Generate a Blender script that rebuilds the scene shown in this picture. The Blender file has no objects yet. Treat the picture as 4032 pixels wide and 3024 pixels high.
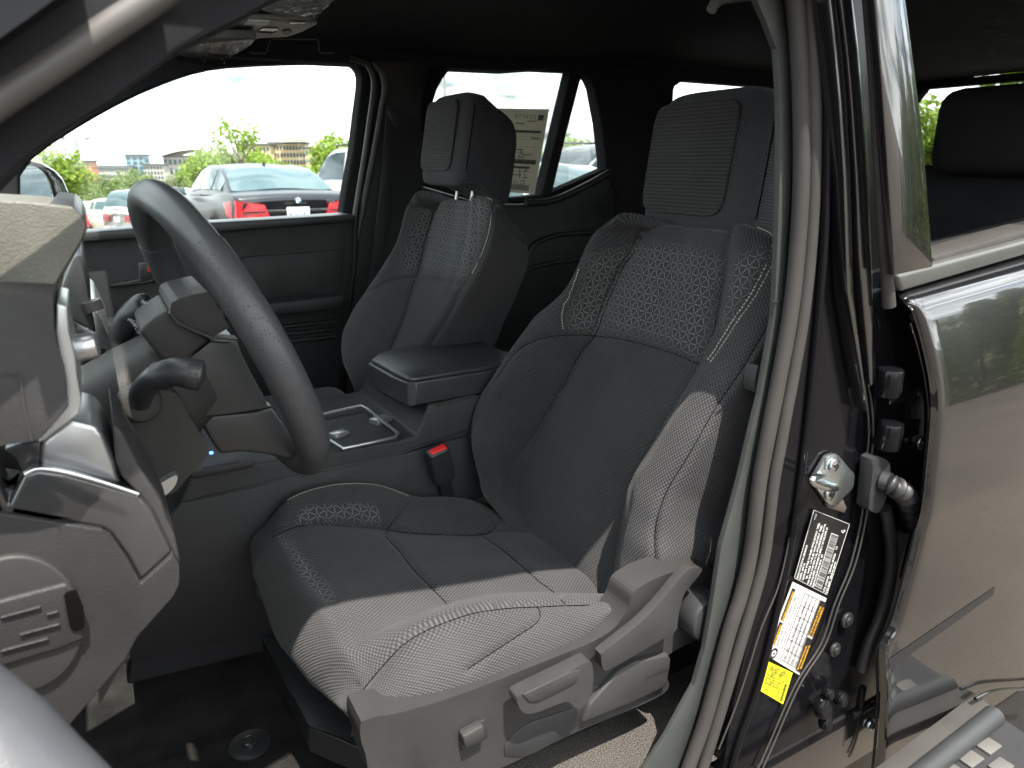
import bpy, bmesh, math, random
import numpy as np
from math import sin, cos, tan, pi, radians, sqrt, atan2
from mathutils import Vector, Matrix
random.seed(7); np.random.seed(7)
S = bpy.context.scene; COL = S.collection

# ------------------------------------------------------------------ camera
PSI, TH, F = radians(30), radians(17.1), 2800.0
CAM = np.array([0.0, 0.0, 1.45])
FW = np.array([sin(PSI)*cos(TH), cos(PSI)*cos(TH), -sin(TH)])
RT = np.array([cos(PSI), -sin(PSI), 0.0]); UP = np.cross(RT, FW)
cd = bpy.data.cameras.new('camera'); cam = bpy.data.objects.new('camera', cd); COL.objects.link(cam)
cd.sensor_width = 36; cd.lens = 36*F/4032; cd.clip_start = 0.02; cd.clip_end = 3000
cam.matrix_world = Matrix(((RT[0], UP[0], -FW[0], CAM[0]), (RT[1], UP[1], -FW[1], CAM[1]), (RT[2], UP[2], -FW[2], CAM[2]), (0, 0, 0, 1)))
cd.dof.use_dof = True; cd.dof.focus_distance = 1.2; cd.dof.aperture_fstop = 7.5
S.camera = cam
# ------------------------------------------------------------------ light
SUN_EL, SUN_AZ = radians(66), radians(182)      # direction towards the sun: azimuth from +Y turning to +X
sd = Vector((sin(SUN_AZ)*cos(SUN_EL), cos(SUN_AZ)*cos(SUN_EL), sin(SUN_EL)))
sl = bpy.data.lights.new('sun', 'SUN'); sl.energy = 2.05; sl.angle = radians(0.6); sl.color = (1.0, 0.93, 0.84)
so = bpy.data.objects.new('sun', sl); COL.objects.link(so)
so.rotation_euler = sd.to_track_quat('Z', 'Y').to_euler(); so.location = sd*30
S.view_settings.view_transform = 'Standard'; S.view_settings.look = 'None'
S.view_settings.exposure = 2.78; S.view_settings.gamma = 1.0
W = bpy.data.worlds.new('World'); S.world = W; W.use_nodes = True
wn = W.node_tree; wn.nodes.clear()
sky = wn.nodes.new('ShaderNodeTexSky'); sky.sky_type = 'NISHITA'; sky.sun_disc = False
sky.sun_elevation = SUN_EL; sky.sun_rotation = SUN_AZ; sky.dust_density = 2.0; sky.air_density = 1.0
tc = wn.nodes.new('ShaderNodeTexCoord'); mp = wn.nodes.new('ShaderNodeMapping'); mp.inputs['Scale'].default_value = (1.6, 1.6, 5.0)
cn = wn.nodes.new('ShaderNodeTexNoise'); cn.inputs['Scale'].default_value = 1.7; cn.inputs['Detail'].default_value = 7; cn.inputs['Roughness'].default_value = .58
cr = wn.nodes.new('ShaderNodeValToRGB'); cr.color_ramp.elements[0].position = .20; cr.color_ramp.elements[1].position = .52
mx = wn.nodes.new('ShaderNodeMixRGB')
cn2 = wn.nodes.new('ShaderNodeTexNoise'); cn2.inputs['Scale'].default_value = 3.1; cn2.inputs['Detail'].default_value = 8; cn2.inputs['Roughness'].default_value = .6
cr2 = wn.nodes.new('ShaderNodeValToRGB'); cr2.color_ramp.elements[0].position = .36; cr2.color_ramp.elements[1].position = .56; cr2.color_ramp.elements[0].color = (1.0, 1.12, 1.2, 1); cr2.color_ramp.elements[1].color = (6.4, 6.6, 6.5, 1)
wn.links.new(mp.outputs[0], cn2.inputs['Vector']); wn.links.new(cn2.outputs['Fac'], cr2.inputs[0]); wn.links.new(cr2.outputs[0], mx.inputs['Color2'])
bg = wn.nodes.new('ShaderNodeBackground'); bg.inputs['Strength'].default_value = 0.105
wo = wn.nodes.new('ShaderNodeOutputWorld')
for a, b in ((tc.outputs['Generated'], mp.inputs['Vector']), (mp.outputs[0], cn.inputs['Vector']), (cn.outputs['Fac'], cr.inputs[0]),
             (cr.outputs[0], mx.inputs['Fac']), (sky.outputs[0], mx.inputs['Color1']), (mx.outputs[0], bg.inputs['Color']), (bg.outputs[0], wo.inputs[0])):
    wn.links.new(a, b)
S.cycles.max_bounces = 8; S.cycles.transparent_max_bounces = 16; S.cycles.glossy_bounces = 4; S.cycles.diffuse_bounces = 4
try: S.cycles.use_denoising = True
except Exception: pass

# ------------------------------------------------------------------ placing: a ray through the photo met with a real plane of the place
def ray(x, y): return FW + RT*((x-2016)/F) - UP*((y-1512)/F)
def P(x, y, X=None, Y=None, Z=None, D=None):
    r = ray(x, y)
    t = D if D is not None else (X/r[0] if X is not None else Y/r[1] if Y is not None else (Z-CAM[2])/r[2])
    return CAM + t*r
def PP(x, y, O, N, w=0.0):
    r = ray(x, y); return CAM + r*((w + N@(O-CAM))/(N@r))
def proj(p):
    v = np.asarray(p) - CAM; d = v@FW
    return 2016 + F*(v@RT)/d, 1512 - F*(v@UP)/d, d
V = lambda *a: np.array(a, float)

# ------------------------------------------------------------------ materials
class NT:
    def __init__(s, name):
        s.m = bpy.data.materials.new(name); s.m.use_nodes = True; s.t = s.m.node_tree; s.t.nodes.clear()
        s.out = s.n('ShaderNodeOutputMaterial'); s.p = s.n('ShaderNodeBsdfPrincipled'); s.l(s.p.outputs[0], s.out.inputs[0])
    def n(s, k): return s.t.nodes.new(k)
    def l(s, a, b): s.t.links.new(a, b)
    def put(s, v, sock):
        if isinstance(v, (int, float)): sock.default_value = v
        elif isinstance(v, tuple): sock.default_value = v
        else: s.l(v, sock)
    def m_(s, op, *a):
        q = s.n('ShaderNodeMath'); q.operation = op
        for i, v in enumerate(a): s.put(v, q.inputs[i])
        return q.outputs[0]
    def mix(s, f, a, b):
        q = s.n('ShaderNodeMixRGB'); s.put(f, q.inputs[0]); s.put(c4(a), q.inputs[1]); s.put(c4(b), q.inputs[2]); return q.outputs[0]
    def noise(s, sc, det=3, vec=None, rough=.5):
        q = s.n('ShaderNodeTexNoise'); q.inputs['Scale'].default_value = sc; q.inputs['Detail'].default_value = det; q.inputs['Roughness'].default_value = rough
        s.l(vec if vec is not None else s.obj(), q.inputs['Vector']); return q.outputs['Fac']
    def obj(s): 
        q = s.n('ShaderNodeTexCoord'); return q.outputs['Object']
    def uv(s):
        q = s.n('ShaderNodeTexCoord'); return q.outputs['UV']
    def ramp(s, v, a, b):
        q = s.n('ShaderNodeMapRange'); s.put(v, q.inputs[0]); q.inputs[1].default_value = a; q.inputs[2].default_value = b; return q.outputs[0]
    def bump(s, h, st, dist=.001):
        q = s.n('ShaderNodeBump'); q.inputs['Strength'].default_value = st; q.inputs['Distance'].default_value = dist; s.l(h, q.inputs['Height']); s.l(q.outputs[0], s.p.inputs['Normal'])
def c4(c): return (c[0], c[1], c[2], 1.0) if isinstance(c, tuple) and len(c) == 3 else c
def plastic(name, col, rough=.5, grain=0, st=.3, spec=.5, coat=0, metal=0, vary=.12, dist=.0006):
    t = NT(name); p = t.p; p.inputs['Roughness'].default_value = rough; p.inputs['Metallic'].default_value = metal
    p.inputs['Specular IOR Level'].default_value = spec; p.inputs['Coat Weight'].default_value = coat; p.inputs['Coat Roughness'].default_value = .03
    if vary:
        f = t.ramp(t.noise(14, 5), .3, .7)
        t.l(t.mix(f, tuple(x*(1-vary) for x in col), tuple(x*(1+vary) for x in col)), p.inputs['Base Color'])
        rr = t.m_('MULTIPLY_ADD', t.noise(37, 4), .16, rough-.08); t.l(rr, p.inputs['Roughness'])
    else: p.inputs['Base Color'].default_value = c4(col)
    if grain:
        v = t.n('ShaderNodeTexVoronoi'); v.inputs['Scale'].default_value = grain; t.l(t.obj(), v.inputs['Vector'])
        t.bump(v.outputs['Distance'], st, dist)
    return t.m
def fabric(name, base, thread, per=.0054, pattern=False, rib=False):
    t = NT(name); p = t.p; sx = t.n('ShaderNodeSeparateXYZ'); t.l(t.uv(), sx.inputs[0]); u, v = sx.outputs[0], sx.outputs[1]
    w = 2*pi/per
    wob = t.noise(30, 2); mp2 = t.n('ShaderNodeMapping'); mp2.inputs['Location'].default_value = (3, 7, 1); t.l(t.obj(), mp2.inputs['Vector']); wob2 = t.noise(38, 2, mp2.outputs[0])
    if rib:
        h = t.m_('SINE', t.m_('MULTIPLY_ADD', v, 2*pi/.0062, t.m_('MULTIPLY', wob, 1.2)))
        h2 = t.m_('SINE', t.m_('MULTIPLY', u, 2*pi/.004)); h = t.m_('MULTIPLY_ADD', h2, .3, h)
    else:
        a = t.m_('SINE', t.m_('MULTIPLY_ADD', u, w, t.m_('MULTIPLY', wob, 1.8))); b = t.m_('SINE', t.m_('MULTIPLY_ADD', v, w*.83, t.m_('MULTIPLY', wob2, 1.8)))
        c = t.m_('SINE', t.m_('MULTIPLY', t.m_('ADD', u, v), w*.5))
        h = t.m_('MULTIPLY_ADD', c, .12, t.m_('MULTIPLY', a, b))
    f = t.ramp(h, -.25, .85)
    big = t.ramp(t.noise(5, 4), .3, .7)
    col = t.mix(f, base, thread)
    col = t.mix(t.m_('MULTIPLY', big, .22), col, (.10, .10, .10))
    if pattern:
        at = t.n('ShaderNodeAttribute'); at.attribute_name = 'pat'
        s = .0180; hh = s*sqrt(3)/2; tot = None
        for k in range(3):
            an = radians(30+60*k); nx, ny = cos(an), sin(an)
            q = t.m_('ADD', t.m_('MULTIPLY', u, nx), t.m_('MULTIPLY', v, ny)); r = t.m_('ADD', t.m_('MULTIPLY', u, -ny), t.m_('MULTIPLY', v, nx))
            idx = t.m_('ROUND', t.m_('DIVIDE', q, hh)); d = t.m_('ABSOLUTE', t.m_('SUBTRACT', q, t.m_('MULTIPLY', idx, hh)))
            on = t.m_('LESS_THAN', d, .00085)
            off = t.m_('MULTIPLY', idx, .5)
            ph = t.m_('SUBTRACT', t.m_('DIVIDE', r, s), off); fr = t.m_('ABSOLUTE', t.m_('SUBTRACT', t.m_('FRACT', ph), .5))
            dash = t.m_('LESS_THAN', fr, .37)
            g = t.m_('MULTIPLY', on, dash); tot = g if tot is None else t.m_('MAXIMUM', tot, g)
        tot = t.m_('MULTIPLY', tot, at.outputs['Fac'])
        col = t.mix(tot, col, (.145, .15, .145)); h = t.m_('SUBTRACT', h, t.m_('MULTIPLY', tot, 1.6))
    t.l(col, p.inputs['Base Color']); p.inputs['Roughness'].default_value = .85; p.inputs['Specular IOR Level'].default_value = .16
    p.inputs['Sheen Weight'].default_value = .08; p.inputs['Sheen Roughness'].default_value = .5
    t.bump(h, .55, .0009); return t.m
def glassy(name, tint=(1, 1, 1), refl=.0):
    t = NT(name); t.t.nodes.remove(t.p); tr = t.n('ShaderNodeBsdfTransparent'); tr.inputs[0].default_value = c4(tint)
    gl = t.n('ShaderNodeBsdfGlossy'); gl.inputs['Roughness'].default_value = .01
    ge = t.n('ShaderNodeNewGeometry'); dt = t.n('ShaderNodeVectorMath'); dt.operation = 'DOT_PRODUCT'; t.l(ge.outputs['Normal'], dt.inputs[0]); t.l(ge.outputs['Incoming'], dt.inputs[1]); mx = t.n('ShaderNodeMixShader')
    f = t.m_('MULTIPLY_ADD', t.m_('POWER', t.m_('SUBTRACT', 1.0, t.m_('ABSOLUTE', dt.outputs['Value'])), 5.0), .96, .04+refl); t.l(f, mx.inputs[0]); t.l(tr.outputs[0], mx.inputs[1]); t.l(gl.outputs[0], mx.inputs[2]); t.l(mx.outputs[0], t.out.inputs[0]); return t.m
M = {}
M['seat'] = fabric('seat_fabric', (.016, .016, .0175), (.067, .067, .071), pattern=True)
M['seatrib'] = fabric('ribbed_fabric', (.017, .017, .017), (.043, .042, .043), rib=True)
M['seatside'] = fabric('side_fabric', (.02, .02, .024), (.052, .052, .06), per=.0042)
M['thread'] = plastic('pale_thread', (.42, .4, .34), .8, vary=0)
M['plast'] = plastic('dark_grained_plastic', (.022, .022, .024), .5, spec=.35, grain=900, st=.5)
M['plastg'] = plastic('grey_grained_plastic', (.030, .0292, .0297), .5, spec=.28, grain=950, st=.45, dist=.0006)
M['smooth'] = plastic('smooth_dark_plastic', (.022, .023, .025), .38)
M['leather'] = plastic('black_leather', (.028, .030, .033), .34, grain=700, st=.25)
M['roof'] = plastic('headliner_cloth', (.020, .020, .022), .95, grain=1500, st=.2, spec=.1)
M['doorin'] = plastic('door_panel_plastic', (.015, .016, .017), .5, grain=900, st=.3, spec=.35)
M['paint'] = plastic('black_paint', (.004, .004, .005), .25, coat=1.0, spec=.5, vary=0); [setattr(n.inputs['Coat IOR'], 'default_value', 1.8) for n in M['paint'].node_tree.nodes if n.type == 'BSDF_PRINCIPLED']
M['jamb'] = plastic('dulled_black_paint', (.004,.004,.005), .14, coat=0, spec=.22, vary=0)  # body paint with its reflections dulled, standing in for the dark door mirrored there
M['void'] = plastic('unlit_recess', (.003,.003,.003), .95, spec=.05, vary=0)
M['rubber'] = plastic('rubber_seal', (.036, .0335, .032), .6, spec=.3, grain=1200, st=.4)
M['rubberd'] = plastic('black_rubber', (.012, .012, .013), .5)
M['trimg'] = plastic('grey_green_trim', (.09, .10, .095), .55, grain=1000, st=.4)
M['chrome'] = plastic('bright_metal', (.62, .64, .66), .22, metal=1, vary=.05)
M['zinc'] = plastic('zinc_plated_steel', (.60, .66, .68), .3, metal=1, vary=.1)
M['silver'] = plastic('silver_trim', (.45, .46, .47), .3, metal=.8, vary=.05)
M['piano'] = plastic('gloss_trim', (.030, .030, .031), .16, coat=.8, vary=.1)
M['carpet'] = plastic('carpet', (.028, .027, .0265), .95, grain=500, st=1, spec=.1, vary=.5, dist=.003)
M['red'] = plastic('red_plastic', (.62, .02, .02), .4, vary=0)
M['dash'] = plastic('dash_grain', (.105, .104, .088), .5, grain=650, st=.6, dist=.0006)
M['white'] = plastic('white_print', (.75, .75, .75), .6, vary=0)
M['blackp'] = plastic('black_print', (.02, .02, .02), .6, vary=0)
M['glass'] = glassy('clear_glass', (.93, .96, .95))
M['tint'] = glassy('tinted_glass', (.80, .82, .81))

# ------------------------------------------------------------------ objects
def link(me, name, parent=None):
    o = bpy.data.objects.new(name, me); COL.objects.link(o)
    if parent is not None: o.parent = parent
    return o
def empty(name, loc=(0, 0, 0), label=None, cat=None, group=None, parent=None, rz=0):
    o = bpy.data.objects.new(name, None); COL.objects.link(o); o.location = tuple(loc); o.rotation_euler.z = rz; o.empty_display_size = .05
    if label: o['label'] = label; o['category'] = cat
    if group: o['group'] = group
    if parent is not None: o.parent = parent
    return o
def tag(o, label, cat, group=None):
    o['label'] = label; o['category'] = cat
    if group: o['group'] = group
    return o
def struct(o, k='structure'): o['kind'] = k; return o
def fin(bm, name, mat, parent=None, smooth=35, recalc=True):
    if recalc: bmesh.ops.recalc_face_normals(bm, faces=bm.faces)
    me = bpy.data.meshes.new(name); bm.to_mesh(me); bm.free()
    for m in (mat if isinstance(mat, (list, tuple)) else [mat]): me.materials.append(m)
    if smooth and len(me.polygons):
        me.shade_smooth(); me.set_sharp_from_angle(angle=radians(smooth))
    return link(me, name, parent)
def pydata(name, vs, fs, mat, parent=None, smooth=35, fm=None, uv=None, attr=None):
    me = bpy.data.meshes.new(name); me.from_pydata([tuple(v) for v in vs], [], [tuple(f) for f in fs])
    for m in (mat if isinstance(mat, (list, tuple)) else [mat]): me.materials.append(m)
    if fm is not None: me.polygons.foreach_set('material_index', fm)
    if uv is not None:
        l = me.uv_layers.new(name='UVMap'); idx = np.empty(len(me.loops), int); me.loops.foreach_get('vertex_index', idx)
        l.data.foreach_set('uv', np.asarray(uv, float)[idx].ravel())
    if attr is not None:
        a = me.attributes.new('pat', 'FLOAT', 'POINT'); a.data.foreach_set('value', np.asarray(attr, float))
    if smooth: me.shade_smooth(); me.set_sharp_from_angle(angle=radians(smooth))
    me.update(); return link(me, name, parent)
def cr(pts, n):
    """Catmull-Rom through pts (k x d) sampled at n points"""
    p = np.asarray(pts, float); k = len(p)
    if k == 2: return p[0] + (p[1]-p[0])*np.linspace(0, 1, n)[:, None]
    e = np.vstack([2*p[0]-p[1], p, 2*p[-1]-p[-2]]); t = np.linspace(0, k-1, n); i = np.minimum(t.astype(int), k-2); f = (t-i)[:, None]
    a, b, c, d = e[i], e[i+1], e[i+2], e[i+3]
    return .5*(2*b + (c-a)*f + (2*a-5*b+4*c-d)*f**2 + (3*b-a-3*c+d)*f**3)
def crx(rows, nv, nu):
    a = np.array([cr(r, nu) for r in rows]); return np.array([cr(a[:, j], nv) for j in range(nu)]).transpose(1, 0, 2)
def gridobj(name, G, mat, parent=None, closeu=False, smooth=60, flip=False, **k):
    nv, nu = G.shape[:2]; fs = []
    for i in range(nv-1):
        for j in range(nu if closeu else nu-1):
            q = (i*nu+j, i*nu+(j+1) % nu, (i+1)*nu+(j+1) % nu, (i+1)*nu+j); fs.append(q[::-1] if flip else q)
    return pydata(name, G.reshape(-1, 3), fs, mat, parent, smooth, **k)
def prism(name, pts, vec, mat, parent=None, bev=.002, seg=2, smooth=35):
    """outline (3-D points on one plane) given thickness along vec"""
    bm = bmesh.new(); vec = Vector(tuple(vec))
    a = [bm.verts.new(tuple(p)) for p in pts]; b = [bm.verts.new(tuple(Vector(tuple(p))+vec)) for p in pts]
    n = len(a); bm.faces.new(a); bm.faces.new(b[::-1])
    for i in range(n): bm.faces.new((a[i], b[i], b[(i+1) % n], a[(i+1) % n]))
    bmesh.ops.recalc_face_normals(bm, faces=bm.faces)
    if bev: bmesh.ops.bevel(bm, geom=[e for e in bm.edges if e.calc_length() > bev*1.2], offset=bev, segments=seg, affect='EDGES', profile=.5, clamp_overlap=True)
    bmesh.ops.triangulate(bm, faces=[f for f in bm.faces if len(f.verts) > 4])
    return fin(bm, name, mat, parent, smooth)
def slab(name, px, mat, parent=None, thick=(0, .01, 0), bev=.002, sm=0, **pl):
    """outline traced in the photo standing on a real plane, with thickness"""
    q = np.array(px, float)
    if sm: q = cr(np.vstack([q, q[:1]]), sm)[:-1]
    return prism(name, [P(x, y, **pl) for x, y in q], thick, mat, parent, bev)
def tube(name, pts, r, mat, parent=None, n=10, res=None, cap=True, smooth=60, bm=None, flat=1.0):
    p = np.asarray(pts, float); rr = np.full(len(p), r) if isinstance(r, (int, float)) else np.asarray(r, float)
    if res: q = cr(np.hstack([p, rr[:, None]]), res); p, rr = q[:, :3], q[:, 3]
    T = np.gradient(p, axis=0); T /= np.linalg.norm(T, axis=1)[:, None]+1e-12
    u = np.cross(T[0], [0, 0, 1.]); 
    if np.linalg.norm(u) < .1: u = np.cross(T[0], [0, 1., 0])
    u /= np.linalg.norm(u); own = bm is None; bm = bm or bmesh.new(); rings = []
    for i in range(len(p)):
        u = u - T[i]*(u@T[i]); u /= np.linalg.norm(u); w = np.cross(T[i], u)
        rings.append([bm.verts.new(tuple(p[i]+rr[i]*(cos(2*pi*k/n)*u+flat*sin(2*pi*k/n)*w))) for k in range(n)])
    for a, b in zip(rings, rings[1:]):
        for k in range(n): bm.faces.new((a[k], a[(k+1) % n], b[(k+1) % n], b[k]))
    if cap: bm.faces.new(rings[0][::-1]); bm.faces.new(rings[-1])
    return fin(bm, name, mat, parent, smooth) if own else None
def box(name, c, s, mat, parent=None, bev=.003, rot=None, seg=2, bm=None):
    own = bm is None; b2 = bmesh.new(); bmesh.ops.create_cube(b2, size=1)
    for v in b2.verts: v.co = Vector((v.co.x*s[0], v.co.y*s[1], v.co.z*s[2]))
    if bev: bmesh.ops.bevel(b2, geom=b2.edges[:], offset=min(bev, min(s)*.45), segments=seg, affect='EDGES', profile=.5)
    Mx = Matrix.Translation(tuple(c)) @ (rot.to_4x4() if rot is not None else Matrix.Identity(4))
    b2.transform(Mx)
    if own: return fin(b2, name, mat, parent)
    me = bpy.data.meshes.new('t'); b2.to_mesh(me); b2.free(); bm.from_mesh(me); bpy.data.meshes.remove(me)
def frame(x, z):
    """rotation matrix whose x axis ~ x and z axis ~ z"""
    z = Vector(tuple(z)).normalized(); x = Vector(tuple(x)); x = (x - z*x.dot(z)).normalized(); y = z.cross(x)
    return Matrix((x, y, z)).transposed()
def disc(name, c, axis, r, h, mat, parent=None, n=32, bev=.001, r2=None):
    bm = bmesh.new(); bmesh.ops.create_cone(bm, cap_ends=True, segments=n, radius1=r, radius2=r if r2 is None else r2, depth=h)
    if bev: bmesh.ops.bevel(bm, geom=[e for e in bm.edges if len([f for f in e.link_faces if len(f.verts) > 4])], offset=bev, segments=2, affect='EDGES', profile=.5)
    bm.transform(Matrix.Translation(tuple(c)) @ Vector(tuple(axis)).to_track_quat('Z', 'Y').to_matrix().to_4x4())
    return fin(bm, name, mat, parent)
def text(name, s, c, xdir, ydir, size, mat, parent, depth=.0001, mirror=False, align='LEFT', squeeze=1.0):
    cu = bpy.data.curves.new(name, 'FONT'); cu.body = s; cu.size = size; cu.resolution_u = 1; cu.align_x = align; cu.extrude = depth; cu.space_line = 1.0
    o = bpy.data.objects.new(name, cu); COL.objects.link(o); dg = bpy.context.evaluated_depsgraph_get(); dg.update()
    me = bpy.data.meshes.new_from_object(o.evaluated_get(dg)); bpy.data.objects.remove(o); bpy.data.curves.remove(cu)
    x = Vector(tuple(xdir)).normalized(); y = Vector(tuple(ydir)); y = (y-x*y.dot(x)).normalized(); z = x.cross(y)
    R = Matrix((x*squeeze, y, z)).transposed().to_4x4(); me.transform(Matrix.Translation(tuple(c)) @ R); me.materials.clear(); me.materials.append(mat)
    return link(me, name, parent)
def joinm(objs, name):
    """merge meshes of one part"""
    bm = bmesh.new(); mats = []
    par = objs[0].parent
    for o in objs:
        n0 = len(bm.faces); bm.from_mesh(o.data); bm.faces.ensure_lookup_table(); loc = []
        for m in o.data.materials:
            if m not in mats: mats.append(m)
            loc.append(mats.index(m))
        for f in bm.faces[n0:]: f.material_index = loc[f.material_index] if loc else 0
    for o in objs: bpy.data.objects.remove(o)
    return fin(bm, name, mats, par, smooth=40, recalc=False)
def seamdist(px, lines):
    """distance in pixels from each point to the nearest of the polylines"""
    best = np.full(len(px), 1e9)
    for L in lines:
        L = cr(np.array(L, float), max(12, len(L)*6))
        for a, b in zip(L, L[1:]):
            ab = b-a; t = np.clip(((px-a)@ab)/(ab@ab+1e-9), 0, 1); d = np.linalg.norm(px-(a+t[:, None]*ab), axis=1); best = np.minimum(best, d)
    return best
def inpoly(px, poly):
    x, y = px[:, 0], px[:, 1]; r = np.zeros(len(px), bool); n = len(poly)
    for i in range(n):
        x1, y1 = poly[i]; x2, y2 = poly[(i+1) % n]
        c = ((y1 > y) != (y2 > y)) & (x < (x2-x1)*(y-y1)/((y2-y1)+1e-12)+x1); r ^= c
    return r
def cloth_surface(name, rows, nv, nu, mat, parent, seams=(), pats=(), uvf=None, amp=.0045, wid=.0045, puff=.0, fade=60):
    G = crx(rows, nv, nu); flat = G.reshape(-1, 3)
    du = np.gradient(G, axis=1).reshape(-1, 3); dv = np.gradient(G, axis=0).reshape(-1, 3); N = np.cross(du, dv); N /= np.linalg.norm(N, axis=1)[:, None]+1e-12
    v = flat-CAM; vis = np.einsum('ij,ij->i', N, v); sgn = -1.0 if np.median(vis) > 0 else 1.0; N = N*sgn
    d = v@FW; px = np.stack([2016+F*(v@RT)/d, 1512-F*(v@UP)/d], 1); facing = np.einsum('ij,ij->i', N, v) < 0.02
    disp = np.zeros(len(flat))
    if seams:
        sdm = seamdist(px, seams)*d/F; disp -= np.where(facing, amp*np.exp(-(sdm/wid)**2) - puff*np.exp(-((sdm-.018)/.014)**2), 0)
    pat = np.zeros(len(flat))
    for poly in pats:
        ins = inpoly(px, poly); e = seamdist(px, [list(poly)+[poly[0]]]); pat = np.maximum(pat, np.where(ins & facing, np.clip(e/fade, 0, 1), 0))
    out = flat + N*disp[:, None]
    seg = np.linalg.norm(np.diff(G, axis=1), axis=2); cu = np.concatenate([np.zeros((nv, 1)), np.cumsum(seg, 1)], 1); m = nu//2; U_ = cu-cu[:, m:m+1]
    if uvf: UV_ = np.array([uvf(p) for p in flat])
    else:
        seg = np.linalg.norm(np.diff(G, axis=0), axis=2); Vv = np.concatenate([np.zeros((1, nu)), np.cumsum(seg, 0)], 0); Vv = Vv-Vv[nv//2:nv//2+1]
    if uvf:
        arc = (G[:, m:m+1, 1]-U_).ravel(); UV_[:, 0] = UV_[:, 0]*(1-UV_[:, 2]) + arc*UV_[:, 2]; uv = UV_[:, :2]
    else: uv = np.stack([U_.ravel(), Vv.ravel()], 1)
    o = gridobj(name, out.reshape(G.shape), mat, parent, smooth=0, uv=uv, attr=pat, flip=(sgn < 0)); o.data.shade_smooth()
    return o, out, N, px, facing
def stitches(name, line, cs, mat, parent, off=0.0, step=.0055, r=.0007, solid=False):
    """pale thread stitches laid along a seam on a cloth surface"""
    o, pts, N, px, fc = cs; L = cr(np.array(line, float), 400); bm = bmesh.new(); idx = np.where(fc)[0]
    P3 = []
    for q in L[::2]:
        k = idx[np.argmin(((px[idx]-q)**2).sum(1))]; P3.append((pts[k], N[k]))
    pos = np.array([a for a, b in P3]); nn = np.array([b for a, b in P3]); 
    ker = np.ones(15)/15; pos = np.stack([np.convolve(np.pad(pos[:, i], 7, 'edge'), ker, 'valid') for i in range(3)], 1)
    T = np.gradient(pos, axis=0); T /= np.linalg.norm(T, axis=1)[:, None]+1e-9; side = np.cross(T, nn); pos = pos + side*off + nn*(.0004 if solid else .0012)
    if solid: tube('', pos[::4], r, None, n=5, bm=bm); return fin(bm, name, mat, parent)
    s = np.concatenate([[0], np.cumsum(np.linalg.norm(np.diff(pos, axis=0), axis=1))]); x = 0
    while x+step*.65 < s[-1]:
        a = np.array([np.interp(x, s, pos[:, i]) for i in range(3)]); b = np.array([np.interp(x+step*.65, s, pos[:, i]) for i in range(3)]); 
        tube('', [a, (a+b)/2+nn[0]*.0004, b], r, None, n=5, bm=bm); x += step
    return fin(bm, name, mat, parent)

# ------------------------------------------------------------------ the car whose cabin is looked into
suv = empty('suv', (1.2, 1.34, 0), 'black suv seen through its open driver door, dark cloth cabin with two front seats', 'car')
_l = suv.location.copy()
def home(o): return o      # parts are built in world coordinates; their offset is removed at the end
# ------------------------------------------------------------------ front seats
A0 = radians(21.4); BN = V(-cos(A0), 0, sin(A0)); BU = V(sin(A0), 0, cos(A0)); UY = V(0, 1, 0)
def column(px, O):
    """traced column (x, y, w) -> 3-D curve looked up by height v along the backrest"""
    p = np.array([PP(x, y, O, BN, w) for x, y, w in px]); v = (p-O)@BU; i = np.argsort(v); return v[i], p[i]
def at_v(col, v):
    vv, p = col; q = np.array([np.interp(v, vv, p[:, k]) for k in range(3)])
    if v > vv[-1]: q = q + BU*(v-vv[-1])
    if v < vv[0]: q = q + BU*(v-vv[0])
    return q
def build_back(name, O, cols, vs, seams, pats, parent, w_in=.03, w_out=.035, lumb=.012, thk=1.0):
    C1, C3, C5, C7, C8 = [column(c, O) for c in cols]; rows = []
    ss = lambda t: max(0.0, min(1.0, t))**2*(3-2*max(0.0, min(1.0, t)))
    for v in vs:
        a, c, e, g, h = [at_v(q, v) for q in (C1, C3, C5, C7, C8)]
        b = .62*a+.38*c + BN*w_in; d = .5*(c+e) + BN*(lumb*sin(pi*min(max(v, 0), .45)/.45)); f = .5*(e+g) + BN*w_out
        kk = max(0, (v-(vs[-1]-.09))/.09)**2
        h = h - BU*.045*kk; a = a - BU*.02*kk; g = g - BU*.015*kk
        a1 = a - BN*.045 + UY*.004; a0 = a - BN*.11 - UY*.02; a00 = V(*(.5*(a+h))) - BN*.10; a00[0:3] = .5*(a+g) - BN*.14
        h1 = h - BN*.05*thk + UY*.01; h2 = h - BN*.09*thk + UY*.06
        rows.append([a00, a0, a1, a, b, c + UY*.008+BN*.004, c, .75*c+.25*e+BN*.006, d, .25*c+.75*e+BN*.006, e, e-UY*.008+BN*.004, f, g, .5*(g+h)+BN*.01-UY*.006, h, h1, h2])
    # close the top: shrink the last row backwards
    top = np.array(rows[-1]); mid = top.mean(0)
    rows.append([list(p + (mid-p)*.04 + BU*.010 - BN*.006) for p in top]); rows.append([list(p + (mid-p)*.13 + BU*.017 - BN*.02) for p in top]); rows.append([list(p + (mid-p)*.30 + BU*.019 - BN*.035) for p in top]); rows.append([list(p + (mid-p)*.6 + BU*.018 - BN*.05) for p in top])
    uvf = lambda p: (0, (p-O)@BU, 1)
    return cloth_surface(name, rows, 230, 210, M['seat'], parent, seams, pats, uvf)
seat = empty('front_seat', parent=suv)
seat['label'] = 'driver seat in dark woven cloth with star pattern shoulders and pale stitching'
OD = V(.653, .96, .767)
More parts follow.
